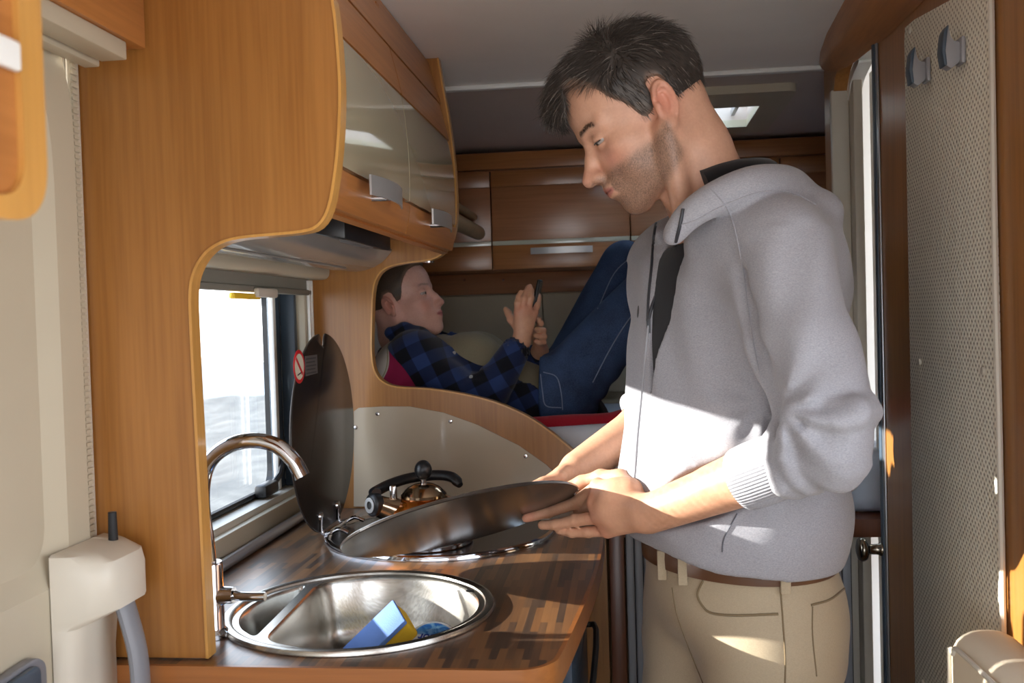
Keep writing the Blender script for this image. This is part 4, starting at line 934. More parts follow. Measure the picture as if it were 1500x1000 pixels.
# ------------------------------------------------------------------ head in its own frame, centimetres: x forward, y left, z up
def head_vox(p, neck):
    """p: dict of proportions; neck: list of (point, radius) in the head frame"""
    g = Vox((-13.5, -10.5, -23), (14.5, 10.5, 14.5), .215)
    g.ell((-.9, 0, 3.4), (9.4, p['skw'], 8.3)).ell((3.0, 0, 3.6), (6.2, p['skw']-.9, 6.8), k=2.0)
    g.ell((3.6, 0, -3.6), (5.6, p['fw'], 7.2), k=2.2)
    g.cap((1.0, 0, -3), (6.4, 0, -7.8), 4.6, 3.0, k=2.0)
    for s in (-1, 1):
        g.cap((-.6, s*p['jw'], -6.2), (6.8, s*1.3, -10.0+p['chz']), 1.5, 1.4, k=2.0).cap((-.8, s*p['jw'], -6.0), (-1.2, s*(p['jw']+.7), -1.0), 1.5, 1.4, k=1.6)
        g.ell((5.3, s*4.4, -2.3), (2.3, 1.7, 1.4), k=1.6)                        # cheekbone
        g.ell((5.8, s*3.2, -5.2), (2.0, 1.8, 2.2), k=1.6)                        # cheek
        g.cap((8.35, s*1.3, 1.35), (6.7, s*4.9, 1.5), p['brow'], p['brow']*.9, k=1.3)
    g.ell((7.3+p['chx'], 0, -10.1+p['chz']), (1.75, 1.9, 1.5), k=1.3)
    for pt, r in neck[:1]: pass
    for i in range(len(neck)-1): g.cap(neck[i][0], neck[i+1][0], neck[i][1], neck[i+1][1], k=2.2)
    # eye sockets, eyeballs, lids
    for s in (-1, 1):
        g.ell((9.3, s*3.25, -.15), (1.7, 1.75, 1.05), k=1.2, sub=True)
        e = np.array([7.35, s*3.2, -.25])
        up, low = p['lid_up'], p['lid_low']
        def lid(X, Y, Z, e=e, sg=1, cut=up): 
            r = np.sqrt((X-e[0])**2+(Y-e[1])**2+(Z-e[2])**2)-1.36; return np.maximum(r, sg*(cut-(Z-e[2]))*.9)
        g.fn(e-2.2, e+2.2, lambda X, Y, Z: lid(X, Y, Z, e, 1, up), k=.28)
        g.fn(e-2.2, e+2.2, lambda X, Y, Z: lid(X, Y, Z, e, -1, low), k=.28)
    # nose
    nt_ = np.array(p['nose']); g.chain([(8.7, 0, .1), (9.7, 0, -1.9), tuple(nt_)], [.75, .82, p['nr']], k=.9)
    g.ell(nt_+(-.9, 0, .1), (1.2, 1.35, .95), k=.7)
    for s in (-1, 1):
        g.ell(nt_+(-1.15, s*1.12, -.35), (.95, .62, .72), k=.45)
        g.ell(nt_+(-.55, s*.62, -1.02), (.55, .30, .42), k=.25, sub=True)
    # mouth
    lx, lz, lt = p['lx'], p['lz'], p['lip']
    g.ell((lx-1.9, 0, lz+.2), (2.1, 2.9, 1.9), k=1.2)
    for s in (-1, 1):
        g.chain([(lx-.35, s*.35, lz+.52), (lx-.65, s*1.2, lz+.42), (lx-1.75, s*2.35, lz-.02)], [lt, lt*.9, .22], k=.35)
        g.chain([(lx-.55, 0, lz-.55), (lx-.85, s*1.1, lz-.5), (lx-1.8, s*2.2, lz-.08)], [lt*1.12, lt, .22], k=.35)
        g.chain([(lx+.05, 0, lz+.02), (lx-.45, s*1.1, lz+.02), (lx-1.55, s*2.2, lz-.02)], [p['gap'], p['gap'], .12], k=.18, sub=True)
    g.ell((lx-.05, 0, lz+1.15), (.35, .28, .6), k=.3, sub=True)
    # ears
    for s in (-1, 1):
        a = math.radians(14); R = np.array([[math.cos(a), 0, -math.sin(a)], [0, 1, 0], [math.sin(a), 0, math.cos(a)]]); b = math.radians(18)*s
        Rz = np.array([[math.cos(b), -math.sin(b), 0], [math.sin(b), math.cos(b), 0], [0, 0, 1]]); R = Rz @ R
        ec = np.array([-1.25, s*(p['skw']-.05), -1.1])
        g.ell(ec, (1.75*p['ear'], .62, 3.0*p['ear']), R, k=.5)
        g.ell(ec+R @ np.array([.15, s*.62, .25]), (1.15, .55, 2.1), R, k=.3, sub=True)
        # helix roll, antihelix, tragus, lobe
        hx = [ec+R @ (np.array([1.45*math.cos(t), s*.42, 2.65*math.sin(t)])*p['ear']) for t in np.linspace(.35, 4.0, 14)]
        g.chain(hx, [.34]*14, k=.22)
        ah = [ec+R @ np.array([.75*math.cos(t)-.05, s*.35, 1.55*math.sin(t)]) for t in np.linspace(1.2, 4.3, 9)]
        g.chain(ah, [.26]*9, k=.25); g.ell(ec+R @ np.array([1.25, s*.35, -.45]), (.45, .4, .55), R, k=.25)
        g.ell(ec+R @ np.array([.25, s*.15, -2.75]), (.75, .45, .65), R, k=.4)
    return g
MALE = dict(skw=7.5, fw=5.9, jw=5.1, chx=.2, chz=0.0, brow=.95, nose=(11.55, 0, -4.0), nr=.95, lx=10.3, lz=-6.75, lip=.44, gap=.20, ear=1.0, lid_up=-.14, lid_low=-.50)
FEMALE = dict(skw=7.1, fw=5.6, jw=4.5, chx=.1, chz=.35, brow=.75, nose=(10.95, 0, -3.75), nr=.72, lx=9.95, lz=-6.55, lip=.46, gap=.13, ear=.92, lid_up=.10, lid_low=-.42)
def ramp_xz(x, tab):
    return np.interp(x, [t[0] for t in tab], [t[1] for t in tab])
def frame(fwd, up):
    f = _n(np.array(fwd, float)); u = np.array(up, float); u = _n(u-f*u.dot(f)); return np.stack([f, np.cross(u, f), u], 1)      # columns x,y,z
def strands(roots, dirs, nrm, length, width, gravity, rnd, curl=.25, seg=4):
    """thin tapering blades of hair, one small mesh strip pair each"""
    n = len(roots); P = []; d = dirs/np.linalg.norm(dirs, axis=1)[:, None]; p = roots.copy(); side = np.cross(d, nrm); side /= np.linalg.norm(side, axis=1)[:, None]+1e-9
    kick = rnd.normal(size=(n, 3))*curl
    for i in range(seg+1):
        w = width*(1-(i/seg)**1.5*.9); P.append(np.stack([p-side*w[:, None], p+nrm*w[:, None]*.7, p+side*w[:, None]], 1))
        d = d+(kick*.5+gravity)/seg; d /= np.linalg.norm(d, axis=1)[:, None]; p = p+d*(length/seg)[:, None]
    V = np.stack(P, 1).reshape(-1, 3); base = (np.arange(n)*(seg+1)*3)[:, None]; Fq = []
    for i in range(seg):
        for j in range(3):
            a, b = i*3+j, i*3+(j+1) % 3; Fq.append(np.concatenate([base+a, base+b, base+b+3, base+a+3], 1))
    return V, np.concatenate(Fq)
# ================================================================== the man
A3 = lambda px_, py_, Y: at(px_, py_, Y=Y)
mn = thing('person', (.17, 1.47, 0), 'man in a grey zip hoodie and khaki trousers holding a dark glass lid', 'person')
HS = .01*1.05
h_org = A3(940, 164, 1.43)
yaw = math.radians(9); pit = math.radians(32)
fw_ = np.array([-math.cos(yaw)*math.cos(pit), -math.sin(yaw)*math.cos(pit), -math.sin(pit)])
HR3 = frame(fw_, (0.02, 0, 1))
def h2w(p): return h_org+(np.asarray(p)*HS) @ HR3.T
def w2h(p): return ((np.asarray(p)-h_org) @ HR3)/HS
nk_w = [(A3(990, 168, 1.43), .052), (A3(1012, 225, 1.44), .056), (A3(1040, 290, 1.455), .060), (A3(1062, 345, 1.465), .075)]
neck = [(w2h(p), r/HS) for p, r in nk_w]
g = head_vox(MALE, neck)
# neck muscles and throat
g.cap(w2h(A3(975, 190, 1.365)), w2h(A3(1005, 330, 1.40)), 1.5, 1.5, k=1.5)
g.ell(w2h(A3(985, 293, 1.425)), (1.2, 1.0, 1.3), k=1.2)
def face_col(L, male=True, seed=5):
    x, y, z = L[:, 0], L[:, 1], L[:, 2]; ay = np.abs(y); n1 = wnoise(seed, 9)(x, y, z, 2.6); n2 = wnoise(seed+1, 12, .8, 2.2)(x, y, z, 9.0)
    sk = np.array(lin(198, 153, 128)[:3]) if male else np.array(lin(206, 160, 144)[:3])
    C = np.tile(sk, (len(L), 1))*(1+.05*n1+.03*n2)[:, None]
    red = lin(206, 124, 104); p = MALE if male else FEMALE
    def blob(c, r): return np.exp(-((x-c[0])**2+(ay-c[1])**2+(z-c[2])**2)/(r*r))
    for c, r, a in (((7.6, 3.9, -3.6), 2.2, .45), ((p['nose'][0], 0, p['nose'][2]), 1.5, .35), ((-1.2, 7.8, -1.0), 2.8, .55), ((8.6, 2.2, -1.2), 1.2, .15)): C = mixc(C, red, np.clip(a*blob(c, r), 0, 1))
    # lips
    lx, lz = p['lx'], p['lz']; wl_ = np.clip((lx-x)/2.0, 0, 1); 
    lip = sm(.95, .62, np.abs(z-lz)/(1-.78*np.clip(ay/2.5, 0, 1)**1.6+1e-3))*sm(lx-2.2, lx-1.5, x)*sm(2.5, 2.1, ay)
    C = mixc(C, lin(178, 110, 102) if male else lin(176, 100, 100), np.clip(lip*.85, 0, 1))
    ins = np.exp(-((z-lz)/.16)**2)*sm(lx-2.0, lx-1.2, x)*sm(2.2, 1.8, ay); C = mixc(C, lin(92, 40, 38), np.clip(ins, 0, 1)*.8)
    # brows
    bz = 1.75+.35*np.clip((ay-1.3)/2.5, 0, 1)-.5*np.clip((ay-4.0)/1.5, 0, 1); bw_ = sm(.42, .12, np.abs(z-bz))*sm(1.2, 1.8, ay)*sm(5.6, 4.2, ay)*sm(5.0, 6.0, x)
    C = mixc(C, lin(70, 52, 40) if male else lin(104, 78, 62), np.clip(bw_*(.75+.35*n2), 0, .92)*(1.0 if male else .75))
    if male:
        jaw = sm(-3.2, -5.2, z-np.clip((2.5-x)*.55, 0, 3.2))*sm(-2.4, -.8, x)*(1-sm(1.3, .7, np.abs(z-lz))*sm(2.5, 2.0, ay)*sm(lx-2.4, lx-1.8, x))
        jaw *= sm(-2.0, .3, z+7.4+.5*(x+.6))*sm(-.9, .5, x); mo = np.exp(-((z+5.55)/.55)**2)*sm(2.9, 2.2, ay)*sm(8, 9, x)
        cheek = sm(2.0, 4.0, ay)*sm(-3.5, -5.0, z)*0
        d = np.clip(np.maximum(jaw*.8, mo*.8)*(.95+.06*n1), 0, 1); C = mixc(C, lin(142, 114, 94), d*.5); return np.concatenate([np.clip(C, .01, 1), d[:, None]], 1)
    return np.concatenate([np.clip(C, .01, 1), np.zeros((len(L), 1))], 1)
P, Fq = g.mesh(1)
hcol = face_col(P); headW = h2w(P)
# ---- arms and hands
LID_C = A3(676, 763, 1.45); lv_ = _n(LID_C-CAM); er = CM @ np.array([1, 0, 0.]); eu = CM @ np.array([0, 1, 0.])
al = math.radians(14.2); lm = math.cos(al)*er+math.sin(al)*eu; lk_ = -math.sin(al)*er+math.cos(al)*eu
lm = _n(lm-lv_*lm.dot(lv_)); lk_ = _n(lk_-lv_*lk_.dot(lv_)-lm*lk_.dot(lm)); lw = _n(.176*lk_-.984*lv_); ln = np.cross(lm, lw)
if ln.dot(lv_) > 0: ln = -ln           # faces the counter and the camera
LID_R = .188
def on_lid(px_, py_, off):
    v = CM @ _ray(px_, py_); p = CAM+v*((LID_C-CAM).dot(ln)/v.dot(ln)); return p+ln*off
def finger(g, pts, r0, r1, k=.004):
    rs = np.linspace(r0, r1, len(pts)); g.chain(pts, rs, k=.0018)
    for i in range(1, len(pts)-1): g.ell(pts[i], (rs[i]*1.1,)*3, k=.002)          # knuckles
ga = Vox((-.22, 1.15, .98), (.36, 1.56, 1.30), .0027)
EL = A3(1222, 652, 1.235); WR = A3(952, 752, 1.388)
ga.cap(EL, EL+(WR-EL)*.42, .034, .0365).cap(EL+(WR-EL)*.42, WR, .0365, .0285, k=.01)
ga.cap(EL+(WR-EL)*.25+np.array([0, -.004, .012]), EL+(WR-EL)*.6+np.array([0, 0, .004]), .026, .022, k=.02)
mcp = {'i': A3(876, 712, 1.448), 'm': A3(872, 735, 1.434), 'r': A3(878, 757, 1.430), 'p': A3(890, 777, 1.434)}
for q, r in (('i', .0135), ('m', .0138), ('r', .0132), ('p', .012)):
    base = WR+(mcp[q]-WR)*.15; ga.cap(base, mcp[q], .017, r, k=.016)
ga.ell((mcp['m']+WR)/2+np.array([0, .006, 0]), (.036, .015, .030), k=.016)
ga.ell(mcp['i']*.5+WR*.5+np.array([0, .012, .012]), (.034, .017, .020), k=.014)
F_ = {'i': [(838, 727, .0115, .1), (800, 742, .010, .1), (769, 751, .0085, .1)], 'm': [(836, 745, .0130, .06), (802, 755, .0105, .06), (777, 761, .0088, .06)],
      'r': [(843, 762, 0, 1.456), (814, 768, 0, 1.472), (794, 769, 0, 1.484)], 'p': [(862, 779, 0, 1.452), (838, 780, 0, 1.466), (819, 777, 0, 1.478)]}
for q, r0, r1 in (('i', .0108, .0076), ('m', .0110, .0078), ('r', .0104, .0074), ('p', .0092, .0066)):
    pts = [mcp[q]]
    for e in F_[q]: pts.append(A3(e[0], e[1], e[3]) if e[2] == 0 else on_lid(e[0], e[1], e[2]))
    finger(ga, pts, r0, r1)
# thumb leaves the side of the palm near the wrist and lies over the upper side of the lid
th0 = WR*.62+mcp['i']*.38+np.array([0, .012, .014]); th = [th0, A3(908, 702, 1.478), A3(880, 699, 1.500), A3(852, 706, 1.510), A3(832, 713, 1.512)]
ga.chain(th, [.018, .0155, .0118, .0105, .0085], k=.006); ga.ell(th[2], (.0125,)*3, k=.004)
# tendons and veins on the back of the hand
for q in ('i', 'm', 'r'):
    ga.cap(WR*.75+mcp[q]*.25+np.array([0, -.0145, .002]), mcp[q]+np.array([.004, -.0085, .002]), .003, .0035, k=.005)
pa, fa_ = ga.mesh(1)
# right arm, behind the lid
gb = Vox((-.24, 1.42, 1.02), (.22, 1.84, 1.32), .0029)
ER = A3(1000, 590, 1.77); WRR = A3(846, 684, 1.625)
gb.cap(ER, ER+(WRR-ER)*.4, .045, .043).cap(ER+(WRR-ER)*.4, WRR, .043, .028, k=.01)
rk = [A3(806, 706, 1.575), A3(808, 716, 1.585), A3(814, 728, 1.595), A3(822, 738, 1.60)]
for m_, r in zip(rk, (.0135, .0138, .013, .012)): gb.cap(WRR+(m_-WRR)*.15, m_, .017, r, k=.014)
def over_lid(p, off):     # a point held just above the upper face of the lid
    d = (p-LID_C).dot(ln); return p-ln*(d+off)
for m_, (a, b, c_) in zip(rk, ((-.030, -.020, 0), (-.030, -.012, 0), (-.028, -.004, 0), (-.024, .004, 0))):
    p1 = over_lid(m_+np.array([a, b, 0]), .016); p2 = over_lid(m_+np.array([a*1.8, b*1.9, 0]), .0125); p3 = over_lid(m_+np.array([a*2.4, b*2.6, 0]), .011)
    finger(gb, [m_, p1, p2, p3], .0106, .0078)
gb.chain([WRR*.6+rk[0]*.4+np.array([-.004, -.012, .0]), A3(818, 701, 1.555), A3(796, 708, 1.540), A3(776, 714, 1.525)], [.0155, .0125, .0105, .0082], k=.005)
pb, fb_ = gb.mesh(1)
def hand_col(W, sites):
    x, y, z = W[:, 0], W[:, 1], W[:, 2]; n1 = wnoise(21, 9)(x, y, z, 90); n2 = wnoise(22, 9)(x, y, z, 420)
    C = np.tile(np.array(lin(206, 156, 126)[:3]), (len(W), 1))*(1+.06*n1+.04*n2)[:, None]
    for s, r, a in sites: C = mixc(C, lin(206, 120, 100), np.clip(a*np.exp(-((W-s)**2).sum(1)/r**2), 0, 1))
    return np.concatenate([np.clip(C, .01, 1), np.zeros((len(W), 1))], 1)
ca_ = hand_col(pa, [(mcp[q], .016, .5) for q in mcp]+[(on_lid(772, 750, .01), .014, .5)])
n3 = wnoise(31, 10)(pa[:, 0], pa[:, 1]*.6, pa[:, 2], 600); fore = sm(-.02, .06, pa[:, 0]); ca_[:, :3] = mixc(ca_[:, :3], lin(150, 104, 72), np.clip(fore*(.25+.25*n3), 0, .6)); ca_[:, 3] = fore*.22
cb_ = hand_col(pb, [(m_, .016, .5) for m_ in rk])
# ---- hidden trunk that carries the neck and both arms
TC = np.array([.155, 1.510]); tf = math.radians(30); BF_ = np.array([-math.cos(tf), -math.sin(tf), 0]); BL = np.array([-BF_[1], BF_[0], 0]); BL = BL if BL[1] < 0 else -BL
def tp3(f, l, z): return np.array([TC[0], TC[1], 0])+BF_*f+BL*l+np.array([0, 0, z])
TR = np.stack([BF_, BL, np.array([0, 0, 1.])], 1)
SHL = A3(1140, 358, 1.335); SHR = tp3(-.02, -.165, 1.475)
gt = Vox((-.08, 1.12, .80), (.42, 1.84, 1.60), .009)
gt.ell(tp3(0, 0, 1.30), (.095, .155, .22), TR).ell(tp3(-.01, 0, 1.05), (.095, .145, .18), TR, k=.05).cap(tp3(-.03, .10, 1.46), tp3(-.03, -.10, 1.46), .065, k=.05)
gt.cap(nk_w[2][0], nk_w[3][0], .050, .06, k=.03); gt.cap(SHL, EL, .048, .04, k=.03).cap(SHR, ER, .048, .04, k=.03).cap(EL, EL+(WR-EL)*.3, .04, k=.01).cap(ER, ER+(WRR-ER)*.3, .04, k=.01)
pt_, ft_ = gt.mesh(1)
Pm, Fm = join_pf([(headW, Fq), (pa, fa_), (pb, fb_), (pt_, ft_)])
body = skinobj('body', Pm, Fm, 'skin', mn, np.concatenate([hcol, ca_, cb_, np.tile(np.array(lin(204, 158, 130)[:3]+(0,)), (len(pt_), 1))]))
# eyes
plain('eye_white', lin(150, 140, 134), .15, var=.02); plain('iris', lin(70, 56, 44), .1); 
for s in (-1, 1):
    c = h2w((7.35, s*3.2, -.25)); fo_ = HR3 @ _n(np.array([.92, 0, -.38]))
    ey = lathe('eye', [(1.22*HS*math.sin(a), -1.22*HS*math.cos(a)) for a in np.linspace(0, math.pi, 15)], tuple(c), 'eye_white', body, 20)
    lsh = [c+HR3 @ (np.array([math.cos(t_)*1.40, s*math.sin(t_)*1.40, -.16])*HS) for t_ in np.linspace(-.55, 1.15, 12)]; tube('eyelash', lsh, [.0004]+[.0009]*10+[.0004], 'zip_dark', body, 6)
    lathe('iris', [(.58*HS, 1.10*HS), (.56*HS, 1.16*HS), (.3*HS, 1.235*HS), (0, 1.25*HS)], tuple(c), 'iris', ey, 18, axis=tuple(fo_))
# ---- hair
def man_hair():
    gh = Vox((-12.5, -9.8, -9), (14, 9.8, 15.5), .26)
    gh.ell((-.9, 0, 3.4), (9.9, 7.95, 8.7)).ell((3.0, 0, 3.8), (6.6, 7.05, 7.2), k=1.0).ell((1.0, 0, 5.6), (8.4, 6.7, 6.4), k=2.0).ell((4.2, -.3, 7.4), (5.6, 5.2, 3.7), k=2.0)
    gh.chain([(6.0, -1.2, 9.0), (8.6, -1.8, 7.8), (9.8, -2.4, 5.8), (10.0, -2.9, 4.6)], [2.0, 1.5, 1.0, .4], k=1.6)
    gh.chain([(5.0, 1.6, 9.4), (7.8, 1.0, 8.6), (9.6, -.6, 7.2)], [1.8, 1.3, .7], k=1.6)
    global HLINE
    line_ = HLINE = [(-14, -7.2), (-7.5, -7.0), (-5.0, -4.6), (-3.4, -2.4), (-2.9, 1.0), (-2.4, 2.2), (-1.2, 2.6), (-.5, 2.1), (-.3, -1.5), (1.9, -1.7), (2.9, 1.2), (4.2, 3.0), (5.4, 5.6), (6.6, 7.4), (8.2, 8.3), (9.0, 6.0), (10.0, 4.6), (14, 4.0)]
    def low(X, Y, Z):
        zb = np.interp(X.ravel(), [t[0] for t in line_], [t[1] for t in line_]).reshape(X.shape); return (zb-Z)*.75+0*Y
    gh.inter(low, k=.8)
    nz = wnoise(41, 9); gh.add((-20,)*3, (20,)*3, lambda X, Y, Z: .16*nz(X*.5, Y*1.6, Z*.8, 2.4))
    return gh.mesh(1)
hp_, hf_ = man_hair(); hn_ = vnormals(hp_, hf_)
def hair_color(L, base, grey, seed):
    n = wnoise(seed, 9)(L[:, 0]*.5, L[:, 1]*2, L[:, 2], 3.0); zb_l = np.interp(L[:, 0], [t_[0] for t_ in HLINE], [t_[1] for t_ in HLINE]); fade = sm(1.3, -.1, L[:, 2]-zb_l)*sm(9.0, 7.5, L[:, 0]); C = np.tile(np.array(base[:3]), (len(L), 1)); C = mixc(C, grey, np.clip((.25+.35*n)*sm(5, -1, L[:, 2])*sm(-4, 2, L[:, 0])+.10+.1*n, 0, .7)); return mixc(C, lin(136, 108, 90), fade*.62)
hb0 = lin(44, 37, 33); hg0 = lin(112, 104, 97)
hair = skinobj('hair', h2w(hp_), hf_, 'hair', mn, hair_color(hp_, hb0, hg0, 51))
r9 = np.random.RandomState(4); ids = r9.choice(len(hp_), 13000); rt = hp_[ids]+r9.normal(size=(len(ids), 3))*.08-hn_[ids]*.12; nn = hn_[ids]
cmb = np.zeros_like(rt); top = sm(3.5, 8.0, rt[:, 2])[:, None]; frt = sm(-3, 5, rt[:, 0])[:, None]
cmb = top*(frt*np.array([1, -.25, .05])+(1-frt)*np.array([-.55, 0, -.3]))+(1-top)*np.array([-.35, 0, -1.0])
cmb -= nn*(cmb*nn).sum(1)[:, None]; dirs = cmb+nn*(.14+.10*top)+r9.normal(size=rt.shape)*.13
ln_ = (1.05+1.1*top[:, 0]+r9.uniform(0, .6, len(rt)))*(.45+.55*sm(-6, 0, rt[:, 2])); sv, sf = strands(rt, dirs, nn, ln_, r9.uniform(.035, .065, len(rt)), np.array([.1, 0, -.35]), r9, .22)
shade = np.repeat(np.clip(r9.lognormal(0, .45, len(rt)), .4, 2.6), 15)[:, None]; gr_ = np.repeat((r9.uniform(size=len(rt)) < .07), 15)
hc_ = np.clip(hair_color(sv, lin(44, 36, 31), lin(110, 102, 94), 52)*shade, 0, .6); hc_[gr_] = np.array(lin(138, 130, 122)[:3]); skinobj('hair_strands', h2w(sv), sf, 'hair', hair, hc_)
# eyebrow hairs
Nn = vnormals(P, Fq); by = np.abs(P[:, 1]); bz = 1.75+.35*np.clip((by-1.3)/2.5, 0, 1)-.5*np.clip((by-4.0)/1.5, 0, 1)
eb = np.nonzero((np.abs(P[:, 2]-bz) < .26) & (by > 1.5) & (by < 5.0) & (P[:, 0] > 5.5))[0]
if len(eb):
    ids = r9.choice(eb, 260); rt = P[ids]+r9.normal(size=(len(ids), 3))*.07; sd = np.sign(P[ids, 1])[:, None]; dv_ = np.concatenate([-.35+0*sd, .8*sd, .35+0*sd], 1)+Nn[ids]*.35
    sv, sf = strands(rt, dv_, Nn[ids], r9.uniform(.45, .8, len(ids)), np.full(len(ids), .028), np.array([0, 0, -.2]), r9, .2, 3)
    skinobj('eyebrow_hair', h2w(sv), sf, 'hair', hair, np.tile(np.array(lin(62, 46, 36)[:3]), (len(sv), 1)))
# ---- t-shirt
gs = Vox((-.06, 1.22, 1.15), (.38, 1.74, 1.62), .006)
gs.ell(tp3(.012, 0, 1.32), (.118, .17, .24), TR).cap(tp3(-.01, .12, 1.455), tp3(-.01, -.12, 1.455), .07, k=.06).cap(nk_w[2][0]+np.array([.004, 0, -.004]), nk_w[3][0], .066, .075, k=.03)
gs.inter(lambda X, Y, Z: Z-(1.53-.24*(.20-X)+0*Y))
ps, fs = gs.mesh(1); skinobj('t_shirt', ps, fs, 'black_cotton', mn)
# ---- hoodie
gh = Vox((-.10, 1.10, 1.02), (.45, 1.90, 1.66), .0048)
gh.ell(tp3(0, 0, 1.30), (.138, .190, .26), TR).ell(tp3(-.006, 0, 1.055), (.150, .186, .13), TR, k=.03).ell(tp3(.004, 0, 1.16), (.148, .186, .16), TR, k=.06).ell(tp3(-.004, 0, 1.10), (.150, .188, .10), TR, k=.05)
gh.cap(tp3(-.015, .125, 1.470), tp3(-.015, -.125, 1.470), .078, k=.07).cap(tp3(-.075, .07, 1.43), tp3(-.075, -.07, 1.43), .08, k=.06)
for s_ in (1, -1): gh.cap(tp3(.03, s_*.055, 1.450), tp3(.01, s_*.13, 1.455), .062, .066, k=.04)
gh.cap(tp3(-.05, .04, 1.52), tp3(-.03, .12, 1.485), .06, .06, k=.05).cap(tp3(-.05, -.04, 1.52), tp3(-.03, -.12, 1.485), .06, k=.05)
SL = SHL+np.array([0, 0, -.01]); mid = (SL+EL)/2+np.array([-.004, -.006, 0])
gh.cap(SL, mid, .071, .064, k=.028).cap(mid, EL+np.array([-.004, 0, .006]), .066, .056, k=.012)
CF = EL+(WR-EL)*.37
gh.cap(EL, CF, .052, .0405, k=.010)
gh.cap(SHR, ER, .076, .060, k=.05); CFR = ER+(WRR-ER)*.34; gh.cap(ER, CFR, .060, .050, k=.015)
# bunched sleeve rings and elbow creases
def bunch(a, b, r, n, amp, seed):
    rr = np.random.RandomState(seed); ax_ = _n(b-a)
    for i in range(n):
        c = a+(b-a)*(i+.5)/n; ti = _n(ax_+rr.normal(size=3)*.22); u = _n(np.cross(ti, [.3, .5, .8])); w = np.cross(ti, u); q = [c+(u*math.cos(t)+w*math.sin(t))*r*(1+.05*rr.normal()) for t in np.linspace(0, 2*math.pi, 15)]
        gh.chain(q, [amp*(1+.5*math.sin(t*1.5+i)) for t in np.linspace(0, 2*math.pi, 15)], k=.012)
bunch(EL+(CF-EL)*.05, EL+(CF-EL)*.62, .0425, 5, .0075, 3)
bunch(mid*.30+EL*.70, EL+np.array([0, 0, .02]), .055, 4, .0095, 5)
bunch(ER*.75+SHR*.25, CFR, .050, 5, .009, 8)
# long soft folds
def fold(px0, py0, px1, py1, Y0, Y1, r, k=.016, sub=False, mid_=None):
    a, b = A3(px0, py0, Y0), A3(px1, py1, Y1); gh.cap(a, b, r, r*.8, k=k, sub=sub)
nf = wnoise(61, 8, .7, 1.7)
gh.add((-.2, 1, .9), (.6, 2, 1.7), lambda X, Y, Z: .0026*nf(X*1.0, Y*1.0, Z*.55, 34)+.0013*nf(Z*.6, X, Y, 75))
wr1 = wnoise(62, 6, .8, 1.4)
gh.add((-.1, 1.1, 1.10), (.45, 1.9, 1.38), lambda X, Y, Z: .0042*np.sin((X*22-Z*46+1.6*wr1(X, Y, Z, 9)))*np.exp(-((Z-1.245)/.055)**2)*sm(.16, .24, X))
# creases fanning out from the bend of the elbow, soft drag lines on the chest
IE = A3(1142, 602, 1.20); wr2 = wnoise(63, 6, .7, 1.5)
def fan(X, Y, Z):
    dx, dz = X-IE[0], Z-IE[2]; th_ = np.arctan2(dz, dx); rr = np.sqrt(dx*dx+dz*dz); return .0062*np.sin(th_*9+2.0*wr2(X, Y, Z, 16))*np.exp(-(rr/.105)**2)*sm(.01, .035, rr)*sm(1.36, 1.30, Y)
gh.add((.0, 1.1, 1.05), (.45, 1.42, 1.42), fan)
gh.add((-.1, 1.2, 1.06), (.3, 1.75, 1.48), lambda X, Y, Z: .0034*np.sin((X*.9+Z*.55-Y*.4)*62+2.4*wr2(X, Y, Z, 9))*sm(.24, .14, X)*sm(1.06, 1.12, Z))
gh.add((.1, 1.1, 1.22), (.45, 1.45, 1.50), lambda X, Y, Z: .0030*np.sin((X*1.0-Z*.35)*80+2.0*wr2(Y, X, Z, 11))*sm(.15, .20, X)*sm(1.40, 1.33, Y))
# armpit-to-elbow crease between sleeve and chest
gh.chain([A3(1092, 400, 1.30), A3(1098, 460, 1.285), A3(1108, 520, 1.270), A3(1122, 580, 1.25), A3(1140, 625, 1.23)], [.005, .008, .011, .013, .012], k=.022, sub=True)
# hood lying on the back and round the neck
hood = [A3(985, 345, 1.335), A3(1010, 315, 1.325), A3(1050, 290, 1.325), A3(1100, 274, 1.345), A3(1138, 276, 1.40), A3(1152, 284, 1.48), A3(1135, 290, 1.57), A3(1095, 300, 1.62), A3(1040, 315, 1.60), A3(985, 335, 1.545), A3(966, 345, 1.50)]
hd_r = [.014, .018, .022, .027, .033, .038, .034, .030, .025, .020, .013]; hd_p = cat(hood, 4); 
gh.chain([A3(1022, 352, 1.385), A3(1050, 348, 1.375), A3(1085, 345, 1.36), A3(1130, 335, 1.355)], [.018, .028, .036, .042], k=.03)
gh.chain([A3(1045, 392, 1.39), A3(1085, 385, 1.37)], [.034, .042], k=.03)
gh.chain(hd_p, np.interp(np.linspace(0, 10, len(hd_p)), range(11), hd_r), k=.006)
gh.ell(A3(1158, 318, 1.48), (.048, .10, .046), TR, k=.02); gh.chain([A3(1130, 300, 1.38), A3(1172, 315, 1.42), A3(1204, 330, 1.50)], [.028, .022, .012], k=.014)
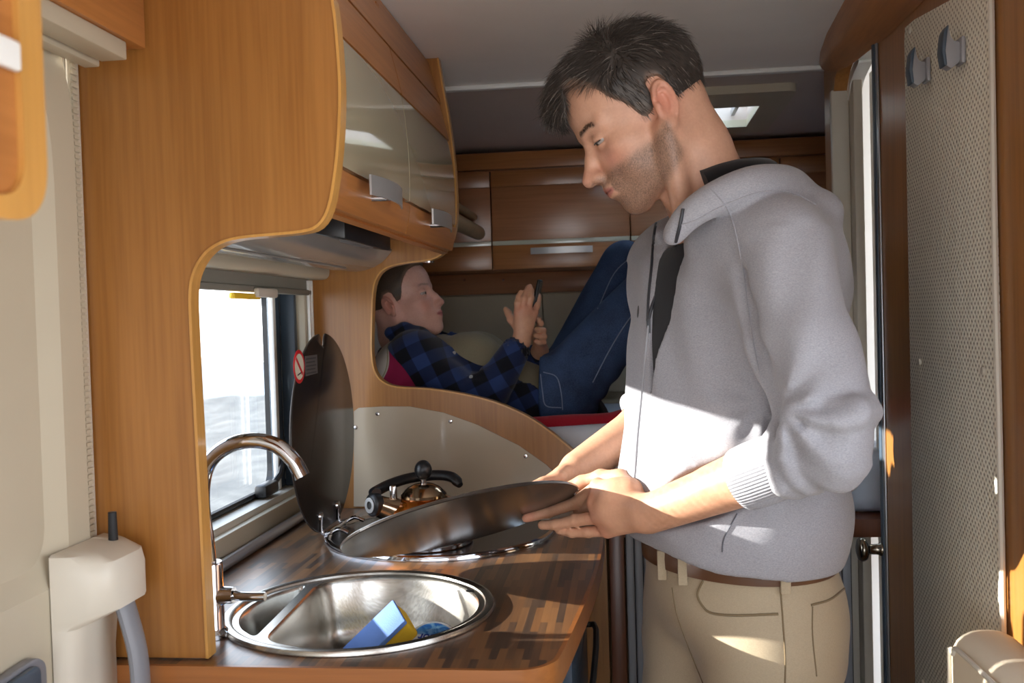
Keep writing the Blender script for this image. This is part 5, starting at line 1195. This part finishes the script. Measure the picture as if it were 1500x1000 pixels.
# neck opening, then the open V of the zip
gh.chain([p for p, r in nk_w][:3]+[nk_w[2][0]*.5+nk_w[3][0]*.5], [.056, .060, .063, .050], k=.012, sub=True)
gh.chain([A3(1005, 290, 1.45), A3(1040, 262, 1.46), A3(1090, 255, 1.465)], [.045, .042, .03], k=.012, sub=True)
for t in np.linspace(0, 1, 9):
    continue
    c = tp3(.15, .004, 1.3); wv_ = .01; gh.cap(c+BL*wv_*.55-BF_*.065, c+BF_*.06+BL*wv_*.55, max(.003, wv_*.62), k=.004, sub=True); gh.cap(c-BL*wv_*.55-BF_*.065, c+BF_*.06-BL*wv_*.55, max(.003, wv_*.62), k=.004, sub=True)
def vee(X, Y, Z):
    f_ = (X-TC[0])*BF_[0]+(Y-TC[1])*BF_[1]; l_ = (X-TC[0])*BL[0]+(Y-TC[1])*BL[1]; tz_ = np.clip((Z-1.272)/.22, 0, 1.2)
    return np.maximum(np.maximum(np.abs(l_-.002-.012*tz_)-(.0005+.036*tz_), .045-f_), 1.272-Z)
gh.fn((-.12, 1.2, 1.25), (.3, 1.75, 1.60), vee, k=.004, sub=True)
# hem and cuff: cut flat, hollow forearm
gh.inter(lambda X, Y, Z: (1.051-.16*(X-.03)+.003*np.sin(X*40))-Z+0*Y)
gh.cap(CF+(WR-EL)*.135, WR, .0415, .03, k=.003, sub=True); gh.cap(CFR, WRR, .046, .03, k=.003, sub=True)
ph, fh = gh.mesh(1)
hoodie = skinobj('hoodie', ph, fh, 'grey_fleece', mn)
from mathutils.bvhtree import BVHTree
def bvh(P, Fq): return BVHTree.FromPolygons([tuple(p) for p in P], [tuple(int(i) for i in f) for f in Fq])
bh_ = bvh(ph, fh)
def drape(tree, pix, off=.0006):
    """seam line lying on a surface: measured along the photograph, landed on the cloth"""
    out = []
    for a, b in pix:
        v = Vector(CM @ _ray(a, b)).normalized(); r = tree.ray_cast(Vector(CAM), v)
        if r[0] is not None: out.append(np.array(r[0]+r[1]*off))
    return out
def seam(name, tree, pix, r, m, parent, n=5, flat=1.0):
    q = drape(tree, [tuple(p) for p in cat(pix, n)])
    if len(q) > 2: return tube(name, q, r, m, parent, 6)
cax = _n(WR-EL); cu_u = _n(np.cross(cax, [0, 0, 1.])); cu_w = np.cross(cax, cu_u); V, Fc = [], []; NR = 120
for t_, r_c in ((-.16, .0425), (-.06, .0436), (.03, .0436), (.085, .0424), (.098, .0410), (.098, .0375)):
    for j in range(NR):
        a = 2*math.pi*j/NR; rr = r_c*(1+.014*(1 if j % 2 else -1)); V.append(CF+(WR-EL)*t_+(cu_u*math.cos(a)+cu_w*math.sin(a))*rr)
for i in range(5):
    for j in range(NR): Fc.append((i*NR+j, i*NR+(j+1) % NR, (i+1)*NR+(j+1) % NR, (i+1)*NR+j))
cu = obj('cuff', V, Fc, 'grey_fleece', hoodie, smooth=True)
seam('zip', bh_, [(950, 470), (946, 520), (940, 580), (934, 640), (930, 700), (925, 760), (921, 786)], .0019, 'zip_grey', hoodie)
seam('zip', bh_, [(1001, 306), (996, 330), (985, 370), (970, 410), (956, 445), (950, 470)], .0024, 'zip_dark', hoodie)
seam('zip', bh_, [(962, 322), (958, 350), (955, 390), (951, 430), (949, 470)], .0024, 'zip_dark', hoodie)
zt2 = drape(bh_, [(950, 468)]);
if zt2: box('zip_pull', tuple(zt2[0]-np.array([.003, .004, .022])), tuple(zt2[0]+np.array([.003, .001, .002])), 'zip_dark', hoodie, bevel=.001)
seam('seam', bh_, [(1040, 275), (1062, 300), (1075, 330), (1086, 380), (1094, 440), (1103, 500), (1112, 545)], .0011, 'grey_fleece', hoodie)
seam('pocket_edge', bh_, [(1080, 752), (1070, 770), (1060, 790), (1058, 808)], .0010, 'seam_grey', hoodie)
seam('seam', bh_, [(995, 330), (1020, 322), (1045, 308), (1080, 292), (1120, 280), (1160, 282), (1195, 300)], .0011, 'grey_fleece', hoodie)
lp_ = [A3(1030, 268, 1.39), A3(1060, 257, 1.40), A3(1100, 250, 1.43), A3(1125, 252, 1.49), A3(1110, 262, 1.56)]
tube('hood_lining', cat(lp_, 5), .019, 'black_cotton', hoodie, 14)
# ---- trousers, belt
gp = Vox((-.06, 1.20, 0.02), (.44, 1.76, 1.075), .0075)
gp.ell(tp3(-.015, 0, .97), (.134, .172, .13), TR).ell(tp3(-.045, .05, .90), (.10, .10, .11), TR, k=.05).ell(tp3(-.045, -.05, .90), (.10, .10, .11), TR, k=.05).ell(tp3(-.005, 0, 1.04), (.120, .162, .08), TR, k=.03)
LK = {}
for s in (1, -1):
    hpj = tp3(-.005, s*.088, .90); kn = tp3(.035, s*.10, .50); an = tp3(-.03, s*.10, .09); LK[s] = an
    gp.cap(hpj, kn, .096, .072, k=.04).cap(kn, an, .070, .058, k=.03)
npz = wnoise(71, 8, .7, 1.6); gp.add((-.1, 1.1, 0), (.5, 1.9, 1.1), lambda X, Y, Z: .0024*npz(X, Y, Z*.8, 30)+.003*np.sin(Z*55+X*25+npz(X, Y, Z, 12))*np.exp(-((Z-.86)/.05)**2))
gp.inter(lambda X, Y, Z: Z-1.062+0*X+0*Y); gp.inter(lambda X, Y, Z: .045-Z+0*X+0*Y)
pp_, fp_ = gp.mesh(1); trs = skinobj('trousers', pp_, fp_, 'khaki', mn); bp = bvh(pp_, fp_)
def ring_at(tree, z, n=64, off=.0):
    out = []
    for i in range(n):
        a = 2*math.pi*i/n; d = Vector((math.cos(a), math.sin(a), 0)); o = Vector((TC[0]+.012, TC[1], z)); r = tree.ray_cast(o+d*.6, -d)
        out.append(np.array(r[0])+np.array(d)*off if r[0] is not None else np.array(o+d*.15))
    return out
rg = ring_at(bp, 1.030, off=.002); V, Fc = [], []; c0_ = np.array([TC[0]+.012, TC[1], 0])
for p in rg:
    d = _n(np.array([p[0]-c0_[0], p[1]-c0_[1], 0]))
    for o_, z in ((0, -.0165), (.0038, -.0155), (.0046, 0), (.0038, .0155), (0, .0165)): V.append(p+d*o_+np.array([0, 0, z]))
n = len(rg)
for i in range(n):
    for j in range(4): Fc.append((i*5+j, ((i+1) % n)*5+j, ((i+1) % n)*5+j+1, i*5+j+1))
belt = obj('belt', V, Fc, 'leather', mn, smooth=True); bb = bvh(np.array(V), np.array(Fc))
for (a, b) in ((970, 826), (1000, 833), (1150, 845)):
    q = drape(bb, [(a, b)])
    if q: p = q[0]; box('belt_loop', tuple(p-np.array([.007, .006, .023])), tuple(p+np.array([.007, .004, .022])), 'khaki', trs, bevel=.002)
for (a, b) in ((1032, 832), (1048, 834), (1064, 836)):
    q = drape(bb, [(a, b)])
    if q: lathe('belt_hole', [(0, .0012), (.0018, .001), (.0026, 0)], tuple(q[0]), 'knob_metal', belt, 10, axis=(-.5, -.85, 0))
for pix, r in (([(1030, 850), (1022, 870), (1030, 888), (1044, 898), (1080, 901), (1140, 899)], .0019), ([(1142, 848), (1146, 900), (1150, 960), (1150, 1000)], .0012), ([(1188, 886), (1215, 878), (1236, 862)], .0019), ([(1190, 888), (1190, 930), (1196, 990)], .001), ([(985, 860), (992, 900), (1010, 950), (1030, 1000)], .001)):
    seam('pocket_seam', bp, pix, r, 'khaki_dark', trs)
for s in (1, -1):
    an = LK[s]; go = Vox((an[0]-.25, an[1]-.14, -.01), (an[0]+.16, an[1]+.14, .13), .007)
    toe = an+BF_*.145; go.cap((an[0]+.02, an[1], .045), (toe[0], toe[1], .036), .045, .036).cap((an[0], an[1], .05), (an[0], an[1], .11), .046, .05, k=.02)
    go.inter(lambda X, Y, Z: .0015-Z+0*X+0*Y); p_, f_ = go.mesh(1); skinobj('shoe', p_, f_, 'leather', mn)
# ---- the dark glass lid he holds
hl_ = thing('glass_cover', tuple(LID_C), 'round dark glass sink cover held tilted in both hands', 'glass cover')
V, Fc = [], []; NL = 96; prof_ = [(LID_R-.0012, -.0027), (LID_R, -.0015), (LID_R, .0015), (LID_R-.0012, .0027)]
for (r, h_) in prof_:
    for i in range(NL):
        a = 2*math.pi*i/NL; rr = r
        if abs(i-0) <= 1 or i == NL-1: rr = r-.010*(1 if i == 0 else .5)
        V.append(LID_C+(lm*math.cos(a)+lw*math.sin(a))*rr+ln*h_)
for j in range(3):
    for i in range(NL): Fc.append((j*NL+i, j*NL+(i+1) % NL, (j+1)*NL+(i+1) % NL, (j+1)*NL+i))
Fc += [tuple(range(NL)), tuple(range(3*NL, 4*NL))]
obj('pane', V, Fc, 'lid_glass', hl_, smooth=True)
for (a, b) in ((0, 0),):
    c = LID_C+lw*(LID_R-.030)+lm*.0
    for dx in (-.02, .02): lathe('rubber_buffer', [(.005, 0), (.005, .002), (.003, .003), (0, .003)], tuple(c+lm*dx-ln*.0028), 'black_rubber', hl_, 12, axis=tuple(-ln))
# ================================================================== the reader on the bed
t = NT('plaid'); sep = []
for rot in ((0, math.radians(28), 0), (math.radians(20), math.radians(118), math.radians(12))):
    w = t.n('ShaderNodeTexWave', wave_type='BANDS', bands_direction='X'); t.l(t.coords((1, 1, 1), rot), w.inputs['Vector']); w.inputs['Scale'].default_value = 4.6; w.inputs['Distortion'].default_value = .6; w.inputs['Detail Scale'].default_value = .6
    sep.append(t.ramp(w.outputs['Fac'], [(.46, (0, 0, 0, 1)), (.54, (1, 1, 1, 1))]))
q_ = t.mix(sep[0], lin(20, 22, 30), lin(32, 44, 78)); q2 = t.mix(sep[0], lin(30, 42, 74), lin(44, 64, 112)); t.l(t.mix(sep[1], q_, q2), t.p.inputs['Base Color']); t.set(Roughness=.9, Sheen_Weight=.15, Specular_IOR_Level=.2)
t = NT('denim'); co = t.coords(); n1 = t.noise(co, 16, 4); n2 = t.noise(t.coords((900, 900, 300)), 1, 2)
t.l(t.mix(.25, t.ramp(n1, [(.3, lin(32, 46, 74)), (.7, lin(54, 76, 114))]), t.ramp(n2, [(.3, lin(26, 38, 62)), (.7, lin(104, 126, 160))])), t.p.inputs['Base Color']); t.set(Roughness=.85, Specular_IOR_Level=.2); t.bump(n2, .25, .0006)
wm = thing('person', (-.2, 2.5, MZ), 'reader in a navy plaid shirt and jeans lying on the bed with a phone', 'person')
HS2 = .0098; o2 = A3(587, 441, 2.50); pit2 = math.radians(16); yw = math.radians(6)
f2 = np.array([math.cos(yw)*math.cos(pit2), -math.sin(yw)*math.cos(pit2), math.sin(pit2)]); R2 = frame(f2, (0, 0, 1))
def h2w2(p): return o2+(np.asarray(p)*HS2) @ R2.T
def w2h2(p): return ((np.asarray(p)-o2) @ R2)/HS2
nk2 = [(A3(574, 455, 2.50), .046), (A3(583, 492, 2.505), .048), (A3(600, 520, 2.51), .055), (A3(625, 545, 2.515), .07)]
g = head_vox(FEMALE, [(w2h2(p), r/HS2) for p, r in nk2]); P2_, F2_ = g.mesh(1); c2 = face_col(P2_, False, 15)
# trunk in its own frame
ta = _n(A3(805, 590, 2.52)-A3(610, 528, 2.52)); tn_ = _n(np.array([0, 0, 1.])-ta*ta[2]); tl_ = np.cross(tn_, ta); TR2 = np.stack([ta, tl_, tn_], 1); T0 = A3(610, 530, 2.52)
def tw(a, l, n): return T0+ta*a+tl_*l+tn_*n
near = -1 if tl_[1] > 0 else 1
SR_ = A3(604, 527, 2.36); ERr = A3(702, 598, 2.325); WRr = A3(764, 500, 2.385)
SLf = tw(.03, -near*.15, .0); ELf = A3(735, 590, 2.70); WLf = A3(791, 514, 2.50)
ga = Vox((-.36, 2.24, 1.10), (.02, 2.80, 1.52), .0030)
ga.cap(ERr, WRr, .036, .024).cap(ELf, WLf, .036, .023)
K2 = [A3(783, 458, 2.385), A3(774, 452, 2.372), A3(766, 453, 2.366), A3(758, 458, 2.366)]
for m_ in K2: ga.cap(WRr+(m_-WRr)*.12, m_, .0150, .0105, k=.012)
ga.ell((WRr+K2[1])/2, (.020, .012, .030), k=.012)
for m_, pts in zip(K2, ([(787, 447, 2.395), (789, 437, 2.41), (788, 431, 2.42)], [(778, 436, 2.372), (778, 426, 2.385), (776, 419, 2.395)], [(768, 437, 2.366), (771, 428, 2.378), (773, 421, 2.388)], [(758, 444, 2.368), (760, 435, 2.374), (763, 428, 2.38)])):
    finger(ga, [m_]+[A3(*p) for p in pts], .0088, .0066)
ga.chain([WRr*.6+K2[3]*.4, A3(749, 468, 2.39), A3(745, 459, 2.40), A3(741, 453, 2.405)], [.0125, .0105, .009, .0072], k=.005)
KL = [A3(788, 482, 2.455), A3(790, 491, 2.455), A3(791, 499, 2.46), A3(792, 506, 2.465)]
for m_ in KL: ga.cap(WLf+(m_-WLf)*.1, m_, .0145, .0105, k=.012)
for m_, pts in zip(KL, ([(792, 474, 2.445), (789, 468, 2.438), (785, 464, 2.435)], [(796, 484, 2.435), (790, 483, 2.425), (784, 482, 2.425)], [(797, 493, 2.435), (791, 493, 2.425), (784, 491, 2.425)], [(796, 501, 2.44), (790, 502, 2.43), (785, 500, 2.43)])):
    finger(ga, [m_]+[A3(*p) for p in pts], .0086, .0066)
ga.chain([WLf*.7+KL[0]*.3, A3(782, 490, 2.49), A3(776, 480, 2.49), A3(772, 472, 2.485)], [.012, .010, .009, .0072], k=.005)
pa2, fa2 = ga.mesh(1)
gt = Vox((-.66, 2.22, 1.02), (.60, 2.86, 1.56), .010)
gt.ell(tw(.12, 0, 0), (.20, .13, .085), TR2).ell(tw(.32, 0, 0), (.16, .13, .085), TR2, k=.05).cap(nk2[2][0], nk2[3][0], .045, .06, k=.03)
gt.cap(SR_, ERr, .042, .036, k=.03).cap(SLf, ELf, .042, .036, k=.03).cap(ERr, ERr*.7+WRr*.3, .034, k=.01).cap(ELf, ELf*.7+WLf*.3, .034, k=.01)
pt2, ft2 = gt.mesh(1)
ch2 = hand_col(pa2, [(m_, .014, .4) for m_ in K2+KL])
Pw, Fw = join_pf([(h2w2(P2_), F2_), (pa2, fa2), (pt2, ft2)])
bw2 = skinobj('body', Pw, Fw, 'skin', wm, np.concatenate([c2, ch2, np.tile(np.array(lin(206, 160, 140)[:3]+(0,)), (len(pt2), 1))]))
for s in (-1, 1):
    c = h2w2((7.35, s*3.2, -.25)); fo_ = R2 @ _n(np.array([.97, 0, -.2]))
    ey = lathe('eye', [(1.22*HS2*math.sin(a), -1.22*HS2*math.cos(a)) for a in np.linspace(0, math.pi, 13)], tuple(c), 'eye_white', bw2, 18)
    lathe('iris', [(.58*HS2, 1.10*HS2), (.56*HS2, 1.16*HS2), (.3*HS2, 1.235*HS2), (0, 1.25*HS2)], tuple(c), 'iris', ey, 16, axis=tuple(fo_))
# cropped hair
gh2 = Vox((-12.5, -9.4, -9), (12, 9.4, 14), .28)
gh2.ell((-.9, 0, 3.6), (9.75, 7.45, 8.7)).ell((3.0, 0, 3.8), (6.5, 6.6, 7.1), k=1.0).ell((1.6, 0, 6.0), (7.4, 6.1, 6.5), k=2.0)
l2_ = [(-14, -6.5), (-7.0, -6.4), (-5.0, -4.6), (-3.4, -2.6), (-2.8, .6), (-2.0, 2.0), (-.4, 2.4), (.5, 1.8), (.9, -.9), (2.4, -.8), (3.2, 1.0), (3.8, 3.0), (4.8, 5.0), (6.0, 6.6), (7.4, 7.4), (14, 8.2)]; HLINE = l2_
gh2.inter(lambda X, Y, Z: (np.interp(X.ravel(), [t_[0] for t_ in l2_], [t_[1] for t_ in l2_]).reshape(X.shape)-Z)*.75+0*Y, k=.7)
hp2, hf2 = gh2.mesh(1); hn2 = vnormals(hp2, hf2); hw2 = skinobj('hair', h2w2(hp2), hf2, 'hair', wm, hair_color(hp2, lin(66, 54, 45), lin(112, 92, 74), 81))
ids = r9.choice(len(hp2), 2600); rt = hp2[ids]-hn2[ids]*.1; cm2 = np.tile(np.array([.3, 0, -.5]), (len(ids), 1)); cm2 -= hn2[ids]*(cm2*hn2[ids]).sum(1)[:, None]
sv, sf = strands(rt, cm2+hn2[ids]*.45+r9.normal(size=rt.shape)*.2, hn2[ids], r9.uniform(.5, .95, len(ids)), np.full(len(ids), .05), np.array([0, 0, -.1]), r9, .2, 3)
skinobj('hair_strands', h2w2(sv), sf, 'hair', hw2, hair_color(sv, lin(72, 60, 50), lin(124, 104, 84), 82))
# olive t-shirt
gs = Vox((-.62, 2.24, 1.02), (.10, 2.82, 1.48), .0062)
gs.ell(tw(.13, 0, .004), (.21, .145, .098), TR2).ell(tw(.33, 0, .0), (.17, .14, .092), TR2, k=.06)
for s in (-1, 1): gs.ell(tw(.155, s*.062, .078), (.070, .066, .052), TR2, k=.035)
gs.cap(nk2[2][0], nk2[3][0], .058, .07, k=.03)
nfo = wnoise(91, 8, .7, 1.6); gs.add((-1, 2, 1), (1, 3, 2), lambda X, Y, Z: .0022*nfo(X, Y, Z, 45))
gs.inter(lambda X, Y, Z: -( (X-tw(.02, 0, 0)[0])*ta[0]+(Z-tw(.02, 0, 0)[2])*ta[2])-.0+0*Y)
ps, fs = gs.mesh(1); skinobj('t_shirt', ps, fs, 'olive_cotton', wm)
# plaid shirt, open at the front
gf = Vox((-.66, 2.20, 1.02), (.10, 2.86, 1.50), .0056)
gf.ell(tw(.12, 0, -.004), (.23, .162, .112), TR2).ell(tw(.34, 0, -.010), (.20, .158, .104), TR2, k=.05)
gf.cap(tw(.02, near*.12, .02), tw(.02, -near*.12, .02), .070, k=.05)
fnr = lambda X, Y, Z, a, l, n: (X-tw(a, l, n)[0])*tn_[0]+(Y-tw(a, l, n)[1])*tn_[1]+(Z-tw(a, l, n)[2])*tn_[2]
# cut the open front away: a wedge in the middle, wider towards the waist
for i, u in enumerate(np.linspace(.05, .50, 10)):
    gf.cap(tw(u, near*(.055+.05*i/10), .15), tw(u, near*(.055+.05*i/10), .045-.006*i), .055, .045, k=.006, sub=True); gf.cap(tw(u, -near*.06, .15), tw(u, -near*.06, .05), .07, .06, k=.006, sub=True)
gf.cap(SR_, SR_*.5+ERr*.5, .064, .056, k=.04).cap(SR_*.5+ERr*.5, ERr, .056, .052, k=.015).cap(ERr, ERr*.12+WRr*.88, .052, .036, k=.016)
gf.cap(SLf, ELf, .062, .052, k=.04).cap(ELf, ELf*.12+WLf*.88, .050, .034, k=.015)
col_ = [A3(572, 486, 2.43), A3(592, 482, 2.42), A3(615, 490, 2.42), A3(640, 505, 2.43), A3(655, 520, 2.44)]
gf.chain(col_, [.014, .017, .017, .014, .010], k=.012); gf.chain([A3(572, 488, 2.44), A3(566, 490, 2.50), A3(575, 492, 2.58), A3(605, 496, 2.60), A3(640, 506, 2.58)], [.016, .018, .018, .016, .012], k=.012)
def bunch2(G, a, b, r, n, amp, seed):
    rr = np.random.RandomState(seed); ax_ = _n(b-a)
    for i in range(n):
        c = a+(b-a)*(i+.5)/n; ti = _n(ax_+rr.normal(size=3)*.3); u = _n(np.cross(ti, [.3, .5, .8])); w = np.cross(ti, u)
        G.chain([c+(u*math.cos(t_)+w*math.sin(t_))*r for t_ in np.linspace(0, 2*math.pi, 13)], [amp*(1+.6*math.sin(t_*1.5+i)) for t_ in np.linspace(0, 2*math.pi, 13)], k=.012)
bunch2(gf, ERr*.8+SR_*.2, ERr*.6+WRr*.4, .043, 4, .009, 5); gf.add((-1, 2, 1), (1, 3, 2), lambda X, Y, Z: .0034*nfo(Y, X, Z, 38))
gf.cap(ERr*.13+WRr*.87, WRr, .031, .026, k=.003, sub=True)
gf.chain([p for p, r in nk2], [.050, .054, .055, .04], k=.01, sub=True)
pf, ff = gf.mesh(1); sh = skinobj('plaid_shirt', pf, ff, 'plaid', wm); bs = bvh(pf, ff)
for (a, b) in ((665, 517), (690, 552)):
    q = drape(bs, [(a, b)])
    if q: lathe('button', [(0, .0018), (.004, .0018), (.0052, 0)], tuple(q[0]), 'button_grey', sh, 14, axis=(-.2, -.9, .4))
# jeans
gj = Vox((-.22, 2.22, 1.00), (.66, 2.90, 1.66), .0066)
HP = A3(805, 585, 2.52)
gj.ell(HP, (.125, .165, .098), TR2).ell(HP+ta*(-.06)+tn_*.004, (.09, .15, .092), TR2, k=.05)
hN, hF = A3(822, 573, 2.44), A3(832, 562, 2.62); kN, kF = A3(962, 418, 2.42), A3(916, 388, 2.64); aN, aF = A3(1062, 580, 2.42), A3(1040, 585, 2.66)
gj.cap(hN, kN, .090, .066, k=.05).cap(hF, kF, .090, .066, k=.05).cap(kN, aN, .062, .048, k=.02).cap(kF, aF, .062, .048, k=.02)
njz = wnoise(95, 8, .8, 1.7); gj.add((-1, 2, 1), (1, 3, 2), lambda X, Y, Z: .0030*njz(X, Y, Z, 34)+.0042*np.sin((X*.8+Z*.9)*95+2.2*njz(X, Y, Z, 16))*np.exp(-((X+.09)**2+(Z-1.20)**2)/.010))
for (a, b, c_, d) in ((790, 528, 838, 545), (792, 545, 842, 566), (800, 556, 830, 600)): gj.cap(A3(a, b, 2.40), A3(c_, d, 2.38), .012, .008, k=.02)
pj, fj = gj.mesh(1); jn2 = skinobj('jeans', pj, fj, 'denim', wm); bj = bvh(pj, fj)
for pix in ([(778, 530), (782, 560), (786, 590)], [(792, 548), (795, 575), (800, 594), (822, 597)], [(796, 545), (815, 552), (822, 575), (824, 600)], [(876, 452), (900, 400), (930, 372)], [(868, 560), (900, 500), (930, 455)]): seam('seam', bj, pix, .0014, 'denim_thread', jn2)
for s, an in ((0, aN), (1, aF)):
    gk = Vox((an[0]-.10, an[1]-.08, MZ-.02), (an[0]+.24, an[1]+.08, an[2]+.08), .008); gk.cap(an, (an[0]+.02, an[1], MZ+.045), .042, .040).cap((an[0], an[1], MZ+.042), (an[0]+.15, an[1], MZ+.032), .038, .028, k=.02)
    gk.inter(lambda X, Y, Z: MZ+.001-Z+0*X+0*Y); p_, f_ = gk.mesh(1); skinobj('sock', p_, f_, 'black_cotton', wm)
# phone
ph_ = thing('phone', tuple(A3(783, 450, 2.43)), 'thin black phone held upright by the reader on the bed', 'phone')
pu = _n(A3(789.5, 418, 2.43)-A3(778, 478, 2.43)); pc = (A3(789, 418, 2.425)+A3(779, 478, 2.425))/2; vd = _n(pc-CAM); pw = _n(vd-pu*vd.dot(pu)+er*.10); pn_ = np.cross(pu, pw)
def obox(name, c, u, v, w, hu, hv, hw_, m, parent, bev):
    V = [c+u*a*hu+v*b*hv+w*d*hw_ for a in (-1, 1) for b in (-1, 1) for d in (-1, 1)]; return obj(name, V, BF, m, parent, bevel=bev, seg=3)
obox('case', pc, pu, pw, pn_, .068, .036, .0045, 'black_plastic', ph_, .004)
obox('screen', pc-pn_*.0047, pu, pw, pn_, .063, .033, .0004, 'black_glass', ph_, 0)
# ------------------------------------------------------------------ bedding
t = NT('pillow_print'); co = t.coords((1, 1, 1), (0, .5, .3)); w = t.n('ShaderNodeTexWave'); t.l(co, w.inputs['Vector']); w.inputs['Scale'].default_value = 3.4; w.inputs['Distortion'].default_value = 5; w.inputs['Detail'].default_value = 1
t.l(t.ramp(w.outputs['Fac'], [(.0, lin(226, 222, 214)), (.42, lin(226, 222, 214)), (.46, lin(150, 146, 96)), (.60, lin(226, 222, 214)), (.66, lin(168, 30, 84)), (.95, lin(150, 24, 74))]), t.p.inputs['Base Color']); t.set(Roughness=.9)
t = NT('dotted_print'); vo = t.n('ShaderNodeTexVoronoi'); t.l(t.coords(), vo.inputs['Vector']); vo.inputs['Scale'].default_value = 42; w = t.n('ShaderNodeTexWave'); t.l(t.coords((1, .4, 1)), w.inputs['Vector']); w.inputs['Scale'].default_value = 4.5; w.inputs['Distortion'].default_value = 7; w.inputs['Detail Scale'].default_value = 2
dots = t.ramp(vo.outputs['Distance'], [(.22, lin(120, 36, 52)), (.27, lin(228, 226, 222))]); t.l(t.mix(1.0, dots, t.ramp(w.outputs['Fac'], [(.0, (.35, .25, .22, 1)), (.05, (1, 1, 1, 1))]), 'MULTIPLY'), t.p.inputs['Base Color']); t.set(Roughness=.9)
def softbody(name, build, lo, hi, h, m, label, cat_, amp=.004, sc=26, seed=1):
    G = Vox(lo, hi, h); build(G); nz = wnoise(seed, 8, .7, 1.8); G.add(lo, hi, lambda X, Y, Z: amp*nz(X, Y, Z, sc)); p, f = G.mesh(1); o = skinobj(name, p, f, m); return tag(o, label, cat_)
softbody('pillow', lambda G: G.ell((-.625, 2.47, 1.19), (.10, .24, .17), None).ell((-.63, 2.40, 1.15), (.085, .22, .12), None, k=.05).inter(lambda X, Y, Z: MZ+.004-Z+0*X+0*Y), (-.80, 2.15, 1.05), (-.45, 2.80, 1.42), .008, 'pillow_print', 'white pillow with magenta and green print behind the reader', 'pillow', .004, 22, 2).scale = (.93, 1, 1)
softbody('dark_cushion', lambda G: G.ell((-.45, 2.36, 1.155), (.14, .15, .075)).inter(lambda X, Y, Z: MZ+.003-Z+0*X+0*Y), (-.66, 2.16, 1.05), (-.26, 2.58, 1.28), .008, 'black_cotton', 'black cushion tucked under the shoulder of the reader', 'cushion', .004, 22, 3)
softbody('blanket', lambda G: G.cap((-.34, 2.275, 1.118), (.0, 2.275, 1.132), .034, .040).cap((.0, 2.275, 1.132), (.46, 2.27, 1.135), .040, .050, k=.02).ell((.05, 2.50, 1.088), (.5, .26, .012), None, k=.02).inter(lambda X, Y, Z: MZ+.002-Z+0*X+0*Y), (-.5, 2.2, 1.05), (.62, 2.82, 1.22), .0075, 'red_blanket', 'crumpled red blanket under the legs of the reader', 'blanket', .006, 30, 4)
softbody('duvet', lambda G: G.cap((-.36, 2.200, 1.100), (.0, 2.198, 1.112), .036, .040).cap((.0, 2.198, 1.112), (.47, 2.198, 1.110), .040, .044, k=.02).cap((-.36, 2.200, 1.08), (.47, 2.198, 1.085), .034, .036, k=.03).inter(lambda X, Y, Z: MZ+.002-Z+0*X+0*Y), (-.46, 2.15, 1.04), (.6, 2.30, 1.19), .007, 'duvet_white', 'rolled pale white duvet along the front edge of the bed', 'duvet', .004, 24, 5)
softbody('throw', lambda G: G.cap((-.26, 2.156, 1.040), (.47, 2.156, 1.038), .024, .026).cap((-.26, 2.154, 1.018), (.47, 2.154, 1.018), .020, .022, k=.03), (-.34, 2.124, .97), (.55, 2.20, 1.09), .006, 'dotted_print', 'white throw with dark red dots hanging over the bed edge', 'throw', .003, 40, 6)
